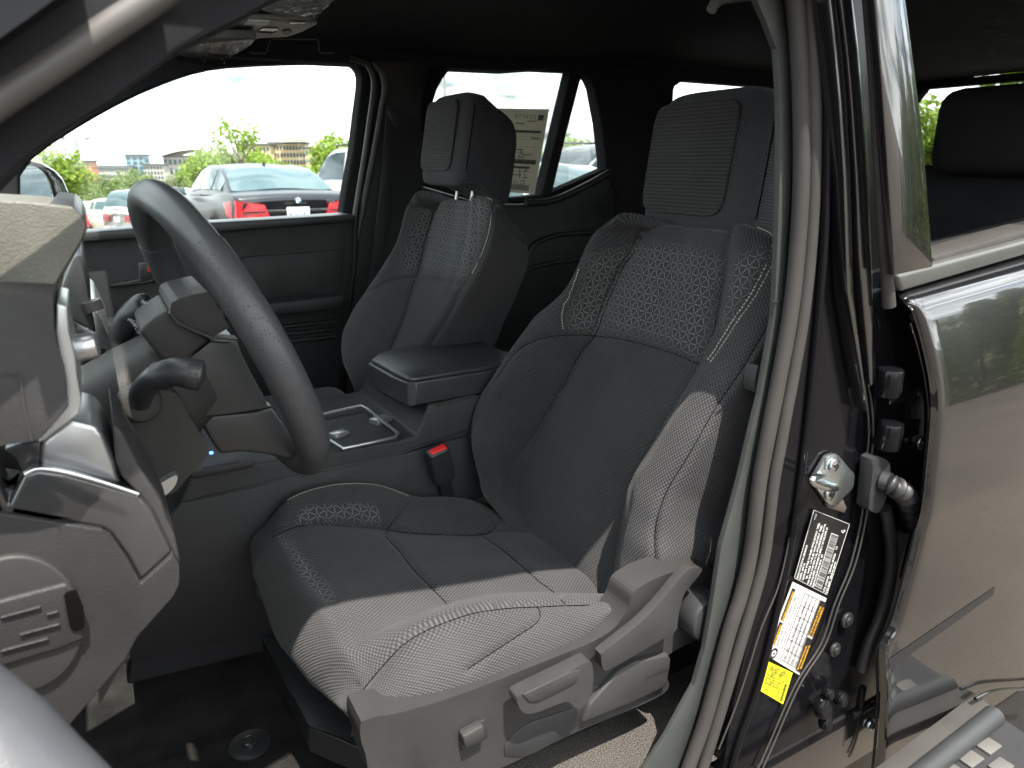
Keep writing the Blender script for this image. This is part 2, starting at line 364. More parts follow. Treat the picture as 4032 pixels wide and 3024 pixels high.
c1 = [(2560,765,.05),(2546,785,.05),(2456,842,.055),(2377,885,.055),(2341,927,.055),(2305,993,.055),(2281,1059,.055),(2245,1132,.06),(2178,1192,.068),(2111,1243,.075),(2017,1366,.10),(1937,1489,.115),(1880,1576,.12),(1858,1663,.12),(1858,1749,.12),(1876,1822,.105),(1908,1923,.08),(1930,1973,.07),(1995,2030,.045),(2035,2075,.03)]
c3 = [(2566,840,0),(2558,891,0),(2522,921,0),(2498,981,0),(2450,1047,0),(2413,1126,0),(2383,1192,0),(2342,1308,0),(2313,1359,0),(2263,1446,0),(2205,1547,0),(2147,1648,0),(2096,1749,0),(2053,1843,0),(2024,1937,0),(2013,2002,0),(2030,2060,0)]
c5 = [(2885,850,0),(2877,909,0),(2859,969,0),(2853,1023,0),(2841,1102,0),(2829,1174,0),(2817,1240,0),(2805,1308,0),(2762,1424,0),(2733,1489,0),(2689,1562,0),(2631,1648,0),(2574,1749,0),(2509,1851,0),(2480,1923,0),(2472,1988,0),(2451,2068,0),(2429,2147,0),(2422,2227,0),(2443,2328,0),(2455,2370,0)]
c7 = [(3025,770,.01),(3046,830,.03),(3062,891,.045),(3072,1000,.05),(3064,1130,.05),(3036,1251,.05),(2928,1439,.055),(2870,1525,.06),(2812,1605,.065),(2740,1735,.07),(2682,1836,.07),(2631,1909,.07),(2595,1995,.07),(2574,2082,.065),(2575,2176,.06),(2574,2300,.045)]
c8 = [(3110,800,-.04),(3150,900,-.03),(3165,1050,-.03),(3150,1200,-.03),(3095,1400,-.03),(3030,1570,-.03),(2957,1749,-.03),(2885,1909,-.03),(2812,2031,-.03),(2798,2154,-.03),(2769,2212,-.03),(2700,2300,-.03)]
stL = [(2281,1059),(2262,1110),(2250,1140),(2240,1165),(2222,1200),(2212,1250),(2218,1300),(2234,1321)]
arc = [(1880,1620),(1900,1570),(1945,1504),(2010,1402),(2075,1355),(2147,1330),(2234,1321),(2335,1321),(2422,1330),(2523,1352),(2631,1384),(2725,1424),(2762,1440)]
stR = [(3022,800),(3046,842),(3058,891),(3052,951),(3040,1011),(3004,1084),(2968,1150),(2932,1204),(2877,1282),(2820,1370),(2776,1431)]
sd2 = [(3036,1251),(2990,1340),(2928,1439),(2870,1525),(2812,1605),(2740,1735),(2682,1836),(2631,1909),(2595,1995),(2574,2082),(2575,2176),(2574,2285)]
piL = [(1995,1440),(1950,1520),(1900,1610),(1885,1680),(1880,1740),(1892,1810)]
sL = [(x, y) for x, y, w in c3]; sR = [(x, y) for x, y, w in c5]
pats = [[(2440,960),(2540,930),(2850,990),(2835,1180),(2790,1400),(2740,1440),(2600,1375),(2420,1330),(2230,1322),(2222,1200),(2262,1110),(2300,1000)],
        [(2862,1000),(3000,960),(3040,1010),(2960,1160),(2830,1350),(2815,1250)]]
vs = list(np.linspace(-.03, .615, 22))
cs = build_back('backrest', OD, (c1, c3, c5, c7, c8), vs, [sL, sR, arc, stR, sd2], pats, seat)
bk = cs[0]
for s_ in (sL[3:], sR[3:], arc[2:], sd2): stitches('seam_line', s_, cs, M['void'], bk, r=.0007, solid=True)
stitches('stitching', stR, cs, M['thread'], bk, off=.004, r=.0008); stitches('stitching', stR, cs, M['thread'], bk, off=-.004, r=.0008)
stitches('stitching', stL[:-1], cs, M['thread'], bk, off=.0, r=.0008)

# headrest: rounded block on its own frame
def headrest(O, wid, parent, zc, tiltdeg=14, hgt=.225, front=None, taper=1.0, shift=0, dep=1.35):
    a = radians(tiltdeg); n = V(-cos(a), 0, sin(a)); u = V(sin(a), 0, cos(a)); secs = []
    prof = [(-.5, .30, .5), (-.49, .80, .86), (-.44, .95, .97), (-.30, 1.0, 1.0), (0, 1.0, 1.0), (.25, .99, .98), (.38, .93, .92), (.455, .82, .82), (.49, .6, .6), (.5, .25, .3)]
    G = []
    for t, sw, sdp in cr(np.array(prof), 44):
        ring = []
        for k in range(64):
            th = 2*pi*k/64; e = .38; cx, cy = cos(th), sin(th)
            y = math.copysign(abs(cx)**e, cx)*wid/2*sw; w = math.copysign(abs(cy)**e, cy)*.055*sdp
            if w < 0: y *= .80 + .2*(1+w/.055)           # narrows to the back
            if w < 0: w *= dep
            ring.append(O + UY*y + n*w + u*(t*hgt + (.012*t if w > 0 else -.02*abs(w)/.07)))
        G.append(ring)
    G = np.array(G); uv = [((p-O)@UY, (p-O)@u) for p in G.reshape(-1, 3)]
    o = gridobj('headrest', G, M['seatside'], parent, closeu=True, smooth=0, uv=uv); o.data.shade_smooth()
    bm = bmesh.new(); bm.from_mesh(o.data)
    bmesh.ops.holes_fill(bm, edges=[e for e in bm.edges if e.is_boundary]); bmesh.ops.recalc_face_normals(bm, faces=bm.faces); bm.to_mesh(o.data); bm.free()
    # ribbed inset panel, slightly proud, with a groove-like edge
    pw, ph = wid*.74, hgt*.80; pts = []
    for k in range(48):
        th = 2*pi*k/48; e = .28
        pts.append(O + UY*(math.copysign(abs(cos(th))**e, cos(th))*pw/2 + shift) + u*(math.copysign(abs(sin(th))**e, sin(th))*ph/2 + .006) + n*.0535)
    ip = prism('head_panel', pts, n*.0065, M['seatrib'], o, bev=.004, seg=3); 
    l = ip.data.uv_layers.new(name='UVMap'); 
    for lp in ip.data.loops: c = np.array(ip.data.vertices[lp.vertex_index].co); l.data[lp.index].uv = ((c-O)@UY, (c-O)@u)
    for s in (-1, 1): tube('post', [O-u*hgt*.42+UY*s*.045-n*.03, O-u*(hgt*.5+.08)+UY*s*.045-n*.03], .005, M['zinc'] if False else M['silver'], o)
    tube('head_seam', [O-UY*wid*.493+n*.035+u*hgt*t for t in np.linspace(-.36, .36, 12)], .0012, M['void'], o, n=6); return o
headrest(V(.975, .955, 1.447), .275, seat, 0, tiltdeg=8, hgt=.238, shift=.022)

# cushion -------------------------------------------------------
def cush(name, parent):
    def Z(x, y, z): return P(x, y, Z=z)
    # rows run from the inner side (far from the camera) to the outer side; one row per station from under the front lip to the back
    st = []
    inner = [(.0, P(1040,2070,X=.185)), (.15, P(1115,1982,Y=1.165)), (.3, P(1207,1931,Y=1.175)), (.42, P(1330,1906,Y=1.18)), (.5, P(1400,1902,Y=1.18)), (.58, P(1519,1915,Y=1.18)), (.65, P(1618,1955,Y=1.18)), (.8, P(1798,1955,Y=1.18)), (.9, P(1878,1975,Y=1.175)), (1, P(1985,2030,Y=1.16))]
    seamI = [(.0, P(1095,2125,Z=.866)), (.2, P(1223,2059,Z=.862)), (.4, P(1359,2063,Z=.848)), (.55, P(1511,2075,Z=.822)), (.65, P(1622,2091,Z=.808)), (.85, P(1894,2099,Z=.788)), (1, P(2030,2095,Z=.775))]
    ctr = [(.0, P(1165,2310,Z=.866)), (.2, P(1310,2280,Z=.868)), (.45, P(1600,2200,Z=.84)), (.7, P(1920,2190,Z=.81)), (1, P(2200,2215,Z=.775))]
    seamO = [(.0, P(1325,2545,Z=.862)), (.2, P(1460,2475,Z=.860)), (.5, P(1766,2370,Z=.835)), (.7, P(1958,2330,Z=.815)), (.85, P(2140,2335,Z=.80)), (1, P(2330,2345,Z=.775))]
    outer = [(.0, P(1408,2690,Y=.735)), (.15, P(1479,2620,Y=.735)), (.3, P(1600,2505,Y=.735)), (.45, P(1760,2430,Y=.73)), (.6, P(1918,2396,Y=.72)), (.75, P(2080,2378,Y=.715)), (.88, P(2229,2370,Y=.71)), (1, P(2389,2366,Y=.70))]
    edge = [(.0, P(1440,2805,Y=.69)), (.15, P(1520,2802,Y=.68)), (.3, P(1640,2780,Y=.672)), (.5, P(1878,2705,Y=.665)), (.7, P(2070,2632,Y=.665)), (.85, P(2277,2546,Y=.67)), (1, P(2436,2422,Y=.68))]
    def g(L, t):
        tt = [a for a, b in L]; p = np.array([b for a, b in L]); return np.array([np.interp(t, tt, p[:, k]) for k in range(3)])
    rows = []
    lowf = [P(1000,2160,Y=1.17), P(1008,2285,Y=1.08), P(1098,2530,Y=.95), P(1222,2690,Y=.84), P(1325,2775,Y=.765), P(1415,2850,Y=.71)]
    crest0 = [inner, seamI, ctr, seamO, outer, edge]
    A = [g(L, 0) for L in crest0]
    under = [a + V(.05, 0, -.03) for a in lowf]
    midf = [.5*(a+b)+V(-.012, 0, .0) for a, b in zip(A, lowf)]
    def full(r, k):
        i, s, c, o, t, e = r
        ins = i + V(0, .012, -.035); ins2 = i + V(0, -.005, -.10)
        return [ins2, ins, i, .5*(i+s)+V(0,0,.010*k), s+V(0,.012,.004*k), s, s+V(0,-.012,.003*k), .5*(s+c)+V(0,0,.006*k), c, .5*(c+o)+V(0,0,.006*k), o, .5*(o+t)+V(0,0,.008*k), t, .5*(t+e)+V(0,-.012,.006), e, e+V(0,.012,-.03)]
    rows.append(full([a + V(.10, 0, -.05) for a in lowf], 0)); rows.append(full(under, 0)); rows.append(full(lowf, 0)); rows.append(full(midf, 0)); rows.append(full(A, .3))
    for t in np.linspace(.1, 1, 12): rows.append(full([g(L, t) for L in crest0], 1))
    last = [g(L, 1)+V(.09, 0, -.03) for L in crest0]; rows.append(full(last, 1))
    seams = [[(1060,2110),(1130,2080),(1223,2059),(1359,2063),(1511,2075),(1622,2091),(1894,2099),(1960,2065)], [(1626,1959),(1570,2030),(1519,2091),(1535,2120),(1575,2163),(1638,2243),(1718,2323),(1766,2372)],
             [(1894,2099),(1998,2171),(2117,2275),(2181,2322),(2229,2374)], [(1395,2790),(1407,2737),(1431,2698),(1479,2642),(1543,2570),(1622,2506),(1718,2458),(1822,2418),(1918,2396),(2021,2385),(2117,2380),(2229,2376),(2357,2370)],
             [(2117,2380),(2130,2410),(2117,2450),(2037,2506),(1918,2586),(1838,2642)], [(1367,2800),(1380,2760),(1405,2700)]]
    pat = [[(1150,2080),(1190,1985),(1480,1975),(1505,2070),(1350,2058)], [(1070,2100),(1110,2085),(1330,2330),(1300,2400),(1180,2280)]]
    ss = lambda t: max(0.0, min(1.0, t))**2*(3-2*max(0.0, min(1.0, t)))
    uvf = lambda p: (p[1] + (p[2]-.85)*ss((.76-p[1])/.06), p[0] - (.87-p[2])*ss((.25-p[0])/.06), ss((p[1]-.93)/.06))
    cs = cloth_surface(name, rows, 210, 200, M['seat'], parent, seams, pat, uvf, fade=30)
    for s_ in seams[:5]: stitches('seam_line', s_, cs, M['void'], cs[0], r=.0007, solid=True)
    stitches('stitching', [(1128,1972),(1207,1937),(1303,1914),(1375,1907),(1447,1908),(1519,1920),(1615,1958)], cs, M['thread'], cs[0], r=.0007)
    return cs
ccs = cush('cushion', seat)
# plastic side shield of the seat, standing on the plane at its outer side
YS = .655
def sp(pts, y=YS): return [P(a, b, Y=y) for a, b in pts]
shield = [(1422,2842),(1479,2822),(1559,2810),(1718,2766),(1878,2710),(2037,2647),(2157,2599),(2277,2551),(2357,2514),(2420,2470),(2470,2400),(2501,2328),(2600,2270),(2725,2234),(2800,2240),(2850,2310),(2850,2420),(2790,2500),(2660,2560),(2600,2620),(2635,2700),(2560,2760),(2300,2870),(2005,3010),(1800,3090),(1500,3090),(1436,2960),(1418,2890)]
sh = prism('side_shield', sp(cr(np.array(shield+shield[:1]), 150)[:-1]), (0, .05, 0), M['plastg'], seat, bev=.018, seg=6)
text('raised_word', 'SRS AIRBAG', P(2545,2672,Y=YS-.0135), P(2620,2640,Y=YS)-P(2545,2672,Y=YS), (0,0,1), .0085, M['smooth'], sh)
rec = disc('recliner_cover', P(2755,2410,Y=YS-.014), (0, 1, 0), .036, .05, M['smooth'], seat, n=48, bev=.008)  # darker plastic stands in for the shade on this cover
lev = prism('recline_lever', sp(cr(np.array([(2366,2577),(2410,2540),(2522,2451),(2600,2370),(2656,2302),(2712,2242),(2765,2240),(2745,2275),(2700,2330),(2678,2391),(2668,2450),(2656,2488),(2560,2545),(2470,2597),(2396,2638),(2373,2629),(2366,2577)]), 70)[:-1], YS-.026), (0, .014, 0), M['plastg'], seat, bev=.004, seg=4)
hd = prism('height_handle', sp(cr(np.array([(2034,2763),(2046,2741),(2130,2697),(2230,2648),(2314,2607),(2333,2622),(2336,2689),(2321,2741),(2292,2786),(2262,2786),(2232,2763),(2160,2788),(2091,2811),(2054,2800),(2034,2763)]), 60)[:-1], YS-.035), (0, .02, 0), M['plastg'], seat, bev=.007, seg=4)
prism('height_handle', sp([(2060,2737),(2250,2645),(2290,2640),(2270,2690),(2120,2765),(2085,2765)], YS-.0375), (0, .004, 0), M['plastg'], hd, bev=.0015)
box('power_switch', P(1859,2890,Y=YS-.008), (.030, .016, .022), M['plastg'], seat, bev=.004, rot=Matrix.Rotation(radians(-8), 3, 'Y'))
box('switch_recess', P(1862,2892,Y=YS-.0), (.037, .004, .029), M['smooth'], seat, bev=.001, rot=Matrix.Rotation(radians(-8), 3, 'Y'))
prism('shield_pocket', sp(cr(np.array([(1987,2979),(1995,2930),(2076,2853),(2180,2815),(2277,2778),(2300,2720),(2360,2700),(2340,2760),(2292,2838),(2180,2925),(2076,2979),(1987,2979)]), 50)[:-1], YS-.002), (0, .006, 0), M['smooth'], seat, bev=.002)  # darker plate standing in for the shade inside a recess
prism('shield_lower', sp([(2292,2850),(2320,2778),(2373,2719),(2433,2650),(2507,2605),(2634,2577),(2644,2600),(2628,2704),(2480,2775)], YS-.010), (0, .03, 0), M['plastg'], seat, bev=.004, seg=3)
# passenger seat, traced on its own planes
seat2 = empty('front_seat', parent=suv); seat2['label'] = 'passenger seat beyond the console, grey star pattern cloth, raised headrest'
OP = V(.513, 1.72, .767)
q1 = [(1745,700,.05),(1705,722,.05),(1667,753,.05),(1623,804,.05),(1604,855,.05),(1591,918,.05),(1561,985,.055),(1504,1065,.06),(1453,1134,.07),(1390,1223,.085),(1352,1305,.09),(1347,1375,.09),(1360,1438,.08),(1405,1520,.06),(1434,1565,.04)]
q3 = [(1735,735,0),(1730,760,0),(1718,817,0),(1692,912,0),(1675,975,0),(1649,1084,0),(1637,1109,0),(1592,1254,0),(1542,1375,0),(1500,1500,0),(1490,1580,0)]
q5 = [(1872,750,0),(1873,823,0),(1871,938,0),(1864,1030,0),(1850,1090,0),(1820,1134,0),(1770,1235,0),(1738,1292,0),(1706,1337,0),(1660,1420,0),(1620,1500,0),(1610,1600,0)]
q7 = [(1945,695,.02),(1955,730,.035),(1952,800,.045),(1936,886,.045),(1918,960,.045),(1890,1030,.045),(1868,1110,.035),(1808,1229,.015),(1744,1337,.0),(1700,1420,-.01),(1670,1500,-.01),(1660,1600,-.01)]
q8 = [(2015,715,-.09),(2045,798,-.09),(2070,861,-.09),(2075,930,-.09),(2070,1000,-.09),(2055,1065,-.09),(2010,1185,-.11),(1975,1255,-.12),(1945,1330,-.13),(1890,1450,-.14),(1840,1600,-.14)]
arc2 = [(1428,1153),(1485,1134),(1554,1103),(1643,1096),(1738,1103),(1820,1134)]
pt2 = [[(1690,740),(1880,740),(1960,740),(1945,870),(1900,1000),(1840,1120),(1738,1100),(1643,1094),(1560,1100),(1561,985),(1600,860)]]
stR2 = [(1945,700),(1952,740),(1949,791),(1936,880),(1915,960),(1888,1030),(1858,1090)]
cs2 = build_back('backrest', OP, (q1, q3, q5, q7, q8), list(np.linspace(-.03, .640, 20)), [[(x, y) for x, y, w in q3], [(x, y) for x, y, w in q5], arc2, stR2], pt2, seat2, thk=.3)
stitches('stitching', stR2, cs2, M['thread'], cs2[0], off=.003, r=.0009)
headrest(V(.845, 1.725, 1.505), .25, seat2, 0, tiltdeg=10, hgt=.214, shift=.012, dep=2.3)
def rbox(name, c, s, mat, parent, bev, rot=None, seg=4): return box(name, c, s, mat, parent, bev, rot, seg)
rbox('cushion', (.30, 1.72, .77), (.52, .50, .16), M['seatside'], seat2, .05)

# ---------------------------------------------------------------- roof and headliner
def patch(name, X0, X1, Y0, Y1, zf, mat, parent, nx=24, ny=24, th=0):
    G = np.array([[V(x, y, zf(x, y)) for y in np.linspace(Y0, Y1, ny)] for x in np.linspace(X0, X1, nx)])
    return gridobj(name, G, mat, parent)
def zroof(x, y):
    e = max(0, abs(y-1.34)/.80); return 1.808 - (.075 if x < 1.2 else max(.02, .075-.12*(x-1.2)))*e**5 - .05*max(0, (.25-x)/.6)**2 - .01*max(0, (x-2.4)/.8)**2
hl = patch('roof_lining', .03, 3.22, .56, 2.12, zroof, M['roof'], suv, 40, 40)
patch('roof_panel', .0, 3.4, .50, 2.18, lambda x, y: zroof(x, y)+.045+(.03*(1-(abs(y-1.34)/.84)**4)), M['paint'], suv, 20, 24)
prism('roof_rail', [V(.0, .50, 1.665), V(.0, .50, 1.79), V(3.4, .50, 1.80), V(3.4, .50, 1.70), V(.72, .50, 1.655), V(.2, .50, 1.66)], (0, .10, 0), M['roof'], suv, bev=.01)
prism('roof_rail', [V(-.32, 2.08, 1.70), V(-.32, 2.08, 1.82), V(3.4, 2.08, 1.82), V(3.4, 2.08, 1.79), V(1.6, 2.08, 1.775), V(1.2, 2.08, 1.73)], (0, .10, 0), M['roof'], suv, bev=.01)

def flat_panel(name, outer, holes, org, ux, uy, thick, mat, parent, bev=.004):
    """flat panel with real openings; outlines are 2-D in the panel's own axes"""
    cu = bpy.data.curves.new(name, 'CURVE'); cu.dimensions = '2D'; cu.fill_mode = 'BOTH'; cu.extrude = thick/2-bev; cu.bevel_depth = bev; cu.bevel_resolution = 2
    for pl in [outer]+holes:
        s = cu.splines.new('POLY'); s.points.add(len(pl)-1); s.use_cyclic_u = True
        for p, (a, b) in zip(s.points, pl): p.co = (a, b, 0, 1)
    o = bpy.data.objects.new(name, cu); COL.objects.link(o); dg = bpy.context.evaluated_depsgraph_get(); dg.update()
    me = bpy.data.meshes.new_from_object(o.evaluated_get(dg)); bpy.data.objects.remove(o); bpy.data.curves.remove(cu)
    ux, uy = Vector(ux), Vector(uy); R = Matrix((ux, uy, ux.cross(uy))).transposed().to_4x4(); me.transform(Matrix.Translation(org) @ R)
    me.materials.clear(); me.materials.append(mat); me.name = name; me.shade_smooth(); me.set_sharp_from_angle(angle=radians(40)); return link(me, name, parent)
def xz(pts, Y, n=0):
    q = [P(x, y, Y=Y) for x, y in pts]; q = np.array([(a[0], a[2]) for a in q]); 
    return [tuple(a) for a in (cr(np.vstack([q, q[:1]]), n)[:-1] if n else q)]
YP = 2.12
winF = [(62,905),(62,690),(110,620),(190,560),(300,490),(375,446),(450,405),(545,358),(640,318),(700,296),(760,277),(830,261),(900,252),(1010,245),(1130,241),(1250,239),(1350,238),(1388,243),(1412,258),(1427,280),(1432,305),(1430,350),(1412,485),(1395,620),(1372,740),(1356,849),(1251,856),(1000,872),(798,884),(600,899),(330,920)]
winR = [(1806,253),(2030,265),(2258,276),(2200,520),(2140,770),(2065,782),(1900,790),(1800,735),(1658,706),(1662,640),(1678,540),(1690,430),(1715,350),(1740,303),(1765,272)]
winQ = [(2290,283),(2318,292),(2335,310),(2350,345),(2375,480),(2393,640),(2392,668),(2168,768),(2225,530)]
winC = [(2650,352),(2656,335),(2680,318),(2705,311),(3048,338),(3048,520),(2640,520)]
wall_out = [(-.55, .62), (-.55, 1.35), (-.25, 1.60), (.1, 1.79), (3.2, 1.79), (3.3, .62)]
side = flat_panel('cabin_side', wall_out, [xz(winF, YP), xz(winR, YP), xz(winQ, YP), xz(winC, YP)], (0, YP+.03, 0), (1, 0, 0), (0, 0, 1), .06, M['roof'], suv, bev=.006)
for k, w in enumerate((winF, winR, winQ, winC)):
    q = xz(w, YP); x0, x1 = min(a for a, b in q)-.02, max(a for a, b in q)+.02; z0, z1 = min(b for a, b in q)-.02, max(b for a, b in q)+.02
    prism('window_glass', [V(x0, YP+.045, z0), V(x1, YP+.045, z0), V(x1, YP+.045, z1), V(x0, YP+.045, z1)], (0, .004, 0), M['glass'] if k == 0 else M['tint'], suv, bev=0)
box('outer_side', (1.4, 2.20, .95), (4.0, .03, .62), M['paint'], suv, .01)
# passenger door trim
door2 = slab('door_trim', [(330,920),(798,885),(1250,860),(1385,850),(1405,852),(1400,870),(1392,1000),(1370,1250),(1330,1560),(1310,1650),(0,1750),(0,915)], M['doorin'], suv, (0, .05, 0), .010, Y=2.03)
slab('sill_ledge', [(-50,932),(335,914),(798,878),(1250,852),(1386,843),(1394,852),(1390,872),(1100,893),(845,915),(325,953),(-50,972)], M['smooth'], door2, (0, .10, 0), .010, Y=1.995)
slab('door_insert', cr(np.array([(935,1030),(980,1012),(1160,1000),(1330,985),(1345,1000),(1335,1120),(1320,1165),(1200,1178),(1060,1192),(1010,1150),(935,1030)]), 40)[:-1], M['doorin'], door2, (0, .03, 0), .008, Y=2.015)
slab('armrest', [(1010,1200),(1180,1182),(1345,1163),(1358,1178),(1348,1215),(1200,1232),(1020,1250),(900,1262),(300,1330),(300,1290),(900,1215)], M['doorin'], door2, (0, .10, 0), .012, Y=1.945)
for yy in (1262, 1292, 1322): slab('door_rib', [(1040,yy+28),(1325,yy-2),(1325,yy+10),(1040,yy+40)], M['doorin'], door2, (0, .02, 0), .003, Y=2.015)
hp = slab('handle_bezel', [(540,1035),(670,1010),(675,1075),(640,1108),(560,1112),(435,1130),(425,1120),(545,1100)], M['smooth'], door2, (0, .02, 0), .004, Y=2.013)
slab('handle_recess', [(560,1040),(655,1022),(655,1060),(620,1088),(565,1092)], M['blackp'], hp, (0, .004, 0), .001, Y=2.011)
slab('lock_button', [(580,1044),(598,1041),(600,1068),(583,1073)], M['red'], hp, (0, .006, 0), .001, Y=2.006)
slab('door_pull', [(605,1040),(665,1030),(668,1066),(610,1075)], M['smooth'], hp, (0, .012, 0), .003, Y=2.0)
tube('trim_line', [P(435,1126,Y=2.005), P(540,1115,Y=2.005), P(590,1108,Y=2.005), P(625,1090,Y=2.005)], .003, M['plastg'], hp, res=20)
# B pillar, passenger side
pil = slab('pillar_trim', [(1452,235),(1500,262),(1520,300),(1524,354),(1508,418),(1484,570),(1458,696),(1430,823),(1408,950),(1385,1200),(1350,1620),(1560,1620),(1600,1200),(1680,700),(1660,420),(1700,235)], M['doorin'], suv, (0, .05, 0), .012, Y=2.075)
tube('pillar_seal', [P(x,y,Y=2.06) for x, y in [(1380,226),(1440,245),(1468,290),(1475,350),(1458,480),(1438,620),(1415,760),(1398,880),(1390,1050),(1360,1300),(1330,1600)]], .010, M['rubberd'], suv, res=60)
tube('pillar_edge', [P(x,y,Y=2.065) for x, y in [(1462,250),(1500,285),(1513,345),(1503,418),(1477,570),(1452,696),(1427,823),(1403,950)]], .007, M['trimg'], pil, res=40)  # light catching the trim edge, put in as a paler tube
belt = slab('seat_belt', [(1525,420),(1560,425),(1550,700),(1470,1300),(1430,1300),(1490,800)], M['rubberd'], suv, (0, .004, 0), .001, Y=2.04)
slab('belt_anchor', cr(np.array([(1532,440),(1550,432),(1575,460),(1570,500),(1545,480),(1532,440)]), 20)[:-1], M['plast'], belt, (0, .03, 0), .005, Y=2.03)
# rear door trim, passenger side
dr = slab('rear_door_trim', [(1660,730),(1900,800),(2065,805),(2180,790),(2400,690),(2420,760),(2440,1250),(2400,1330),(1900,1400),(1640,1400)], M['doorin'], suv, (0, .05, 0), .012, Y=2.05)
tube('trim_line', [P(x,y,Y=2.04) for x, y in [(2400,680),(2300,735),(2180,788),(2070,800)]], .012, M['doorin'], dr, res=20)
tube('trim_line', [P(x,y,Y=2.035) for x, y in [(2080,1010),(2110,960),(2200,925),(2330,915)]], .008, M['doorin'], dr, res=20)
tube('trim_line', [P(x,y,Y=2.035) for x, y in [(2040,1075),(2150,1040),(2300,1020)]], .007, M['doorin'], dr, res=20)
# price sticker on the inside of the rear glass: paper seen from behind, print reversed
YS2 = 2.118
stk = prism('price_sticker', [P(1895,425,Y=YS2), P(2162,430,Y=YS2), P(2105,765,Y=YS2), P(1840,745,Y=YS2)], (0, .001, 0), None or plastic('paper_backlit', (.50, .49, .43), .8, vary=.05), suv, bev=0)
pm = stk.data.materials[0].node_tree; pr = [n for n in pm.nodes if n.type == 'BSDF_PRINCIPLED'][0]; pr.inputs['Transmission Weight'].default_value = 0
tl = pm.nodes.new('ShaderNodeBsdfTranslucent'); tl.inputs[0].default_value = (.52, .50, .43, 1); ms = pm.nodes.new('ShaderNodeMixShader'); ms.inputs[0].default_value = .5
mo = [n for n in pm.nodes if n.type == 'OUTPUT_MATERIAL'][0]; pm.links.new(pr.outputs[0], ms.inputs[1]); pm.links.new(tl.outputs[0], ms.inputs[2]); pm.links.new(ms.outputs[0], mo.inputs[0])
inkm = plastic('grey_print', (.10, .10, .09), .8, vary=0); ink2 = plastic('pale_grey_print', (.22, .22, .20), .8, vary=0)
def q2(u, v):   # sticker coordinates: u 0..1 left to right, v 0..1 top to bottom
    a = np.array([1895,425])*(1-u)*(1-v)+np.array([2162,430])*u*(1-v)+np.array([2105,765])*u*v+np.array([1840,745])*(1-u)*v
    return P(a[0], a[1], Y=YS2-.0006)
def ib(u0, v0, u1, v1, m=None, name='print_bar', par=None): return prism(name, [q2(u0,v0), q2(u1,v0), q2(u1,v1), q2(u0,v1)], (0, .0003, 0), m or inkm, par or stk, bev=0)
bars = [ib(.40,.255,.94,.285), ib(.40,.60,.94,.655), ib(.40,.68,.86,.71), ib(.36,.90,.90,.965, ink2), ib(.86,.07,.94,.135)]
for v in (.30,.33,.36,.45,.52,.57,.74): bars.append(ib(.42, v, .92, v+.005, ink2))
for k in range(24): bars.append(ib(.04+.1*random.random(), .05+.037*k, .30+.05*random.random(), .058+.037*k, ink2))
for k in range(9):
    a = .42+.4*random.random(); v = (.14,.17,.34,.42,.48,.54,.72,.78,.88)[k]; bars.append(ib(a, v, a+.14, v+.012))
joinm(bars, 'printed_bars')
ud = q2(1,.5)-q2(0,.5); vd = q2(.5,0)-q2(.5,1)
text('printed_word', 'TOYOTA', q2(.84,.125), -ud, vd, .020, inkm, stk); text('printed_word', '21', q2(.86,.82), -ud, vd, .042, inkm, stk); text('printed_word', '$2,350', q2(.84,.895), -ud, vd, .022, inkm, stk)
text('printed_word', '$245', q2(.60,.42), -ud, vd, .02, inkm, stk); text('printed_word', '$2500', q2(.60,.50), -ud, vd, .02, inkm, stk); text('printed_word', 'A', q2(.78,.62), -ud, vd, .05, ink2, stk)
# tail: gate wall with rear window, heater wires
gate = flat_panel('tailgate', [(.50,.62),(2.16,.62),(2.16,1.79),(.50,1.79)], [[(.68,1.25),(2.0,1.25),(2.03,1.70),(1.98,1.768),(.70,1.765),(.66,1.70)]], (3.22, 0, 0), (0, 1, 0), (0, 0, 1), .05, M['roof'], suv)
gl = prism('rear_glass', [V(3.25,.6,1.2), V(3.25,2.08,1.2), V(3.25,2.08,1.78), V(3.25,.6,1.78)], (.004, 0, 0), M['tint'], suv, bev=0)
for k in range(9):
    z = 1.31+.05*k; tube('heater_wire', [V(3.246,.7,z), V(3.246,1.90,z), V(3.246,1.97,z-.025)], .0008, M['blackp'], gl, n=5)
# rear seat
rs = empty('rear_seat', parent=suv)
rbox('rear_backrest', (1.98, 1.30, 1.045), (.14, 1.36, .82), M['roof'], rs, .05, Matrix.Rotation(radians(12), 3, 'Y'))
rbox('rear_cushion', (1.62, 1.30, .68), (.60, 1.30, .22), M['roof'], rs, .05)
for px, py, s in ((3995,500,.36), (2790,372,.26)):
    c = P(px, py, X=1.95); rbox('headrest', (c[0], c[1], 1.53 if px > 3000 else 1.545), (.11, s, .21 if px > 3000 else .22), M['roof'], rs, .05)

